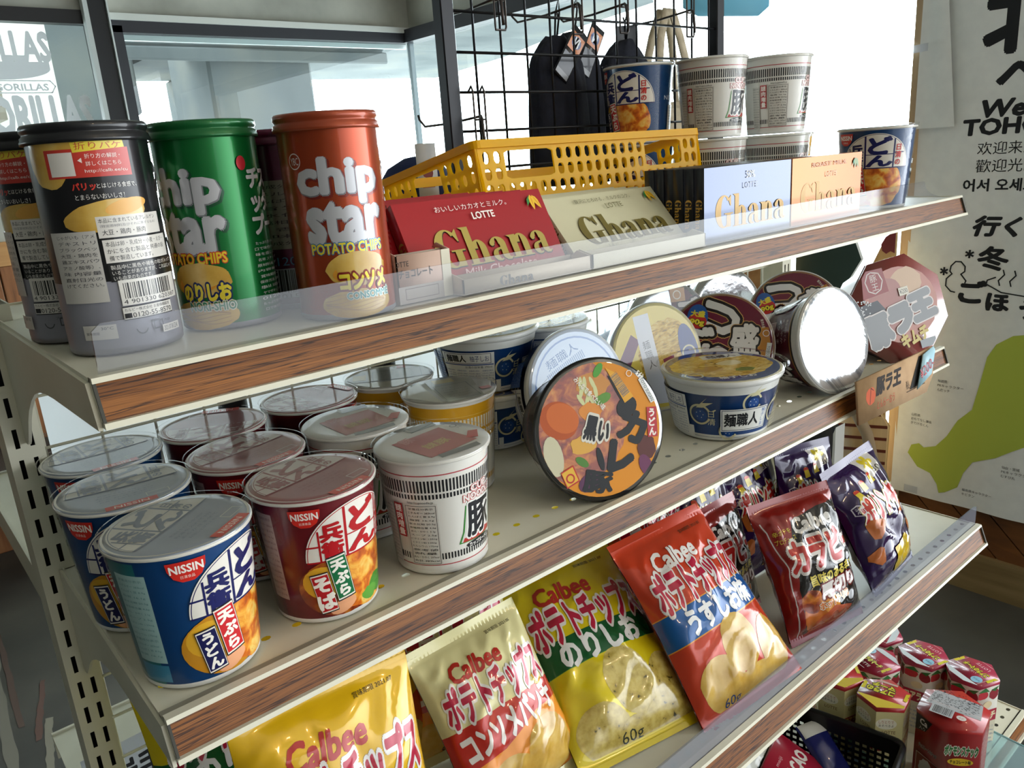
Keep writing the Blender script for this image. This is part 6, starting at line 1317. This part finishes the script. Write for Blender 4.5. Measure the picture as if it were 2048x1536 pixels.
a.line([(X(y), Z_(z)) for y, z in ((.790, .986), (.810, .977), (.812, .966), (.772, .946), (.70, .940), (.66, .962))], .0035, K)
for y in (.776, .747): a.line([(X(y - .004), Z_(1.007)), (X(y - .008), Z_(.995)), (X(y + .006), Z_(.978)), (X(y + .002), Z_(.965))], .0035, K)
mp = [(.987, .424), (.978, .452), (.955, .462), (.940, .452), (.905, .466), (.876, .505), (.85, .56), (.815, .60), (.800, .69), (.790, .76), (.770, .80), (.730, .83), (.60, .86), (.56, .70), (.60, .60), (.655, .53), (.70, .50), (.74, .47), (.80, .44), (.822, .40), (.835, .35), (.868, .325), (.885, .318), (.893, .345), (.915, .375), (.955, .385)]
a.poly([(X(y), Z_(z)) for y, z in mp], '#a8b548')
for (y, z, ls) in ((.985, .555, ('山形県', 'おもてなし課長', 'きてけろくん')), (.914, .676, ('秋田県', 'PRキャラクター', 'んだッチ')), (.822, .352, ('福島県キャラクター', 'キビタン')), (.722, .452, ('仙台・宮城', 'PRキャラクター', 'むすび丸'))):
    for k, w in enumerate(ls): hh = .0088; ww = hh * 1.02 * len(w); a.text(w, X(y) + ww / 2, Z_(z) - k * .0135 - hh / 2, ww, hh, K, .02)
g.stamp(a, m, step=.00006); m.build('banner_cloth', bt)
m = MB(); g2, _, _ = cloth(1.055, .925, 1.375, 2.05, 10, 34, .004, 5.); vs = []
m2 = MB(); w0 = lambda z: .918 + (z - 1.38) * .125
gs = Grid(.1, .66, 8, 30, lambda x, y: (-.014 - .003 * sin(x * 60), (1.030 - .004 * (y + 1.39 - 1.38)) - (x + .05) / .1 * (1.030 - w0(1.39 + y) - .004), 1.39 + y)); gs.emit(m2, WHITECLOTH)
bs = thing('cloth_strip', 'narrow white cloth strip taped to the wooden post left of the banner lettering', 'banner', (2.30, 0, 0)); m2.build('strip_cloth', bs)
m = MB(); m.prism([(1.078, 1.588), (1.005, 1.592), (1.005, 1.612), (1.078, 1.608)], .0008, clear_mat('adhesive_tape', '#f8f9fb', .02, .2, .55, '#f4f6fa'), Matrix(((0, 0, -1, -.020), (1, 0, 0, 0), (0, 1, 0, 0), (0, 0, 0, 1)))); m.build('adhesive_tape', bs, 'clear tape')
m = MB(); m.prism([(.985, .300), (.945, .300), (.945, .322), (.985, .322)], .0008, clear_mat('adhesive_tape', '#f8f9fb', .02, .2, .55, '#f4f6fa'), Matrix(((0, 0, -1, -.011), (1, 0, 0, 0), (0, 1, 0, 0), (0, 0, 0, 1)))); m.build('adhesive_tape', bt, 'clear tape')
Mx = lambda x: Matrix(((0, 0, 1, x), (1, 0, 0, 0), (0, 1, 0, 0), (0, 0, 0, 1)))
t = thing('leaning_board', 'dark green board with white edge leaning behind the right end of the second shelf', 'board', (1.90, 0, 0))
m = MB(); m.prism([(1.150, .0), (1.155, 1.12), (1.10, 1.175), (1.005, 1.160), (.972, 1.080), (1.025, .985), (1.06, .90), (1.06, 0)], .012, P('#33453f', .55), Mx(0), P('#d9dcd8', .5)); m.build('board_panel', t)
t = thing('leaning_board', 'brown plywood board standing left of the dark green board', 'board', (1.86, 0, 0)); m = MB(); m.prism([(1.165, 0), (1.30, 0), (1.30, 1.16), (1.165, 1.16)], .014, PINECAP, Mx(0)); m.build('board_panel', t)
t = thing('leaning_board', 'slim wooden board with dark red tip beside the wooden post', 'board', (2.20, 0, 0))
m = MB(); m.prism([(1.022, .02), (1.115, .02), (1.115, .90), (1.085, 1.02), (1.050, 1.10), (1.022, 1.12)], .012, noise_mat('blond_wood', [(.3, '#b08a55'), (.7, '#c9a56c')], 4, 6, .5, (9, 9, .6)), Mx(0)); m.build('board_panel', t)
m = MB(); m.prism([(1.022, 1.055), (1.034, 1.060), (1.046, 1.052), (1.058, 1.060), (1.062, 1.078), (1.050, 1.10), (1.022, 1.12)], .0014, P('#6a1626', .4), Mx(-.0016)); m.build('red_tip', t, 'dark red painted tip')
STR = P('#7a3a26', .5)
t = thing('striped_board', 'blond wooden board with dark red stripes leaning beside the banner post', 'board', (2.02, 0, 0))
m = MB(); pl = [(.935, .02), (1.08, .02), (1.09, .50), (1.07, .66), (.985, .68), (.930, .60)]; m.prism(pl, .014, MATS['blond_wood'], Mx(0)); a = Art(.5)
for k in range(16): z = .10 + k * .036; a.poly([(.90, z + .030), (1.10, z), (1.10, z + .009), (.90, z + .039)], STR)
a.clip(pl); a.stamp(m, lambda x, y: (Vector((-.0002, x, y)), Vector((-1, 0, 0)))); m.build('board_panel', t)
t = thing('black_case', 'black case with a white square outline standing behind the purple snack bags', 'case', (1.88, 0, 0))
m = MB(); m.prism([(1.015, .02), (1.24, .02), (1.24, .62), (1.06, .64), (1.015, .60)], .05, P('#101113', .5), Mx(0)); a = Art(.5); a.frame(1.06, .46, 1.10, .53, .006, '#c9ccce')
a.stamp(m, lambda x, y: (Vector((-.0002, x, y)), Vector((-1, 0, 0)))); m.build('case_body', t)
m = MB(); m.prism([(1.008, .02), (1.015, .02), (1.015, .60), (1.008, .62)], .05, P('#e3e4e2', .4), Mx(0)); m.build('white_edge', t, 'white edge')
t = thing('paper_roll', 'curved beige paper sheet drooping beside the striped board', 'paper', (1.985, .91, .02)); m = MB(); m.tube([(.0, .02, .0), (.0, .01, .30), (.0, .03, .45), (.0, .06, .56), (.0, .11, .64)], .016, P('#9a8468', .8), 12); m.build('paper_sheet', t)
# dark bench at the far left, under the window
t = thing('bench', 'dark brown bench in shade against the boarded back wall', 'bench', (-.1, 3.25, 0)); W5 = P('#2a1a10', .6); B(MB(), -1.2, .95, -.2, .25, .40, .45, W5).build('seat', t)
for x in (-1.1, .85): B(MB(), x - .03, x + .03, -.18, .2, 0, .40, W5).build('leg', t)
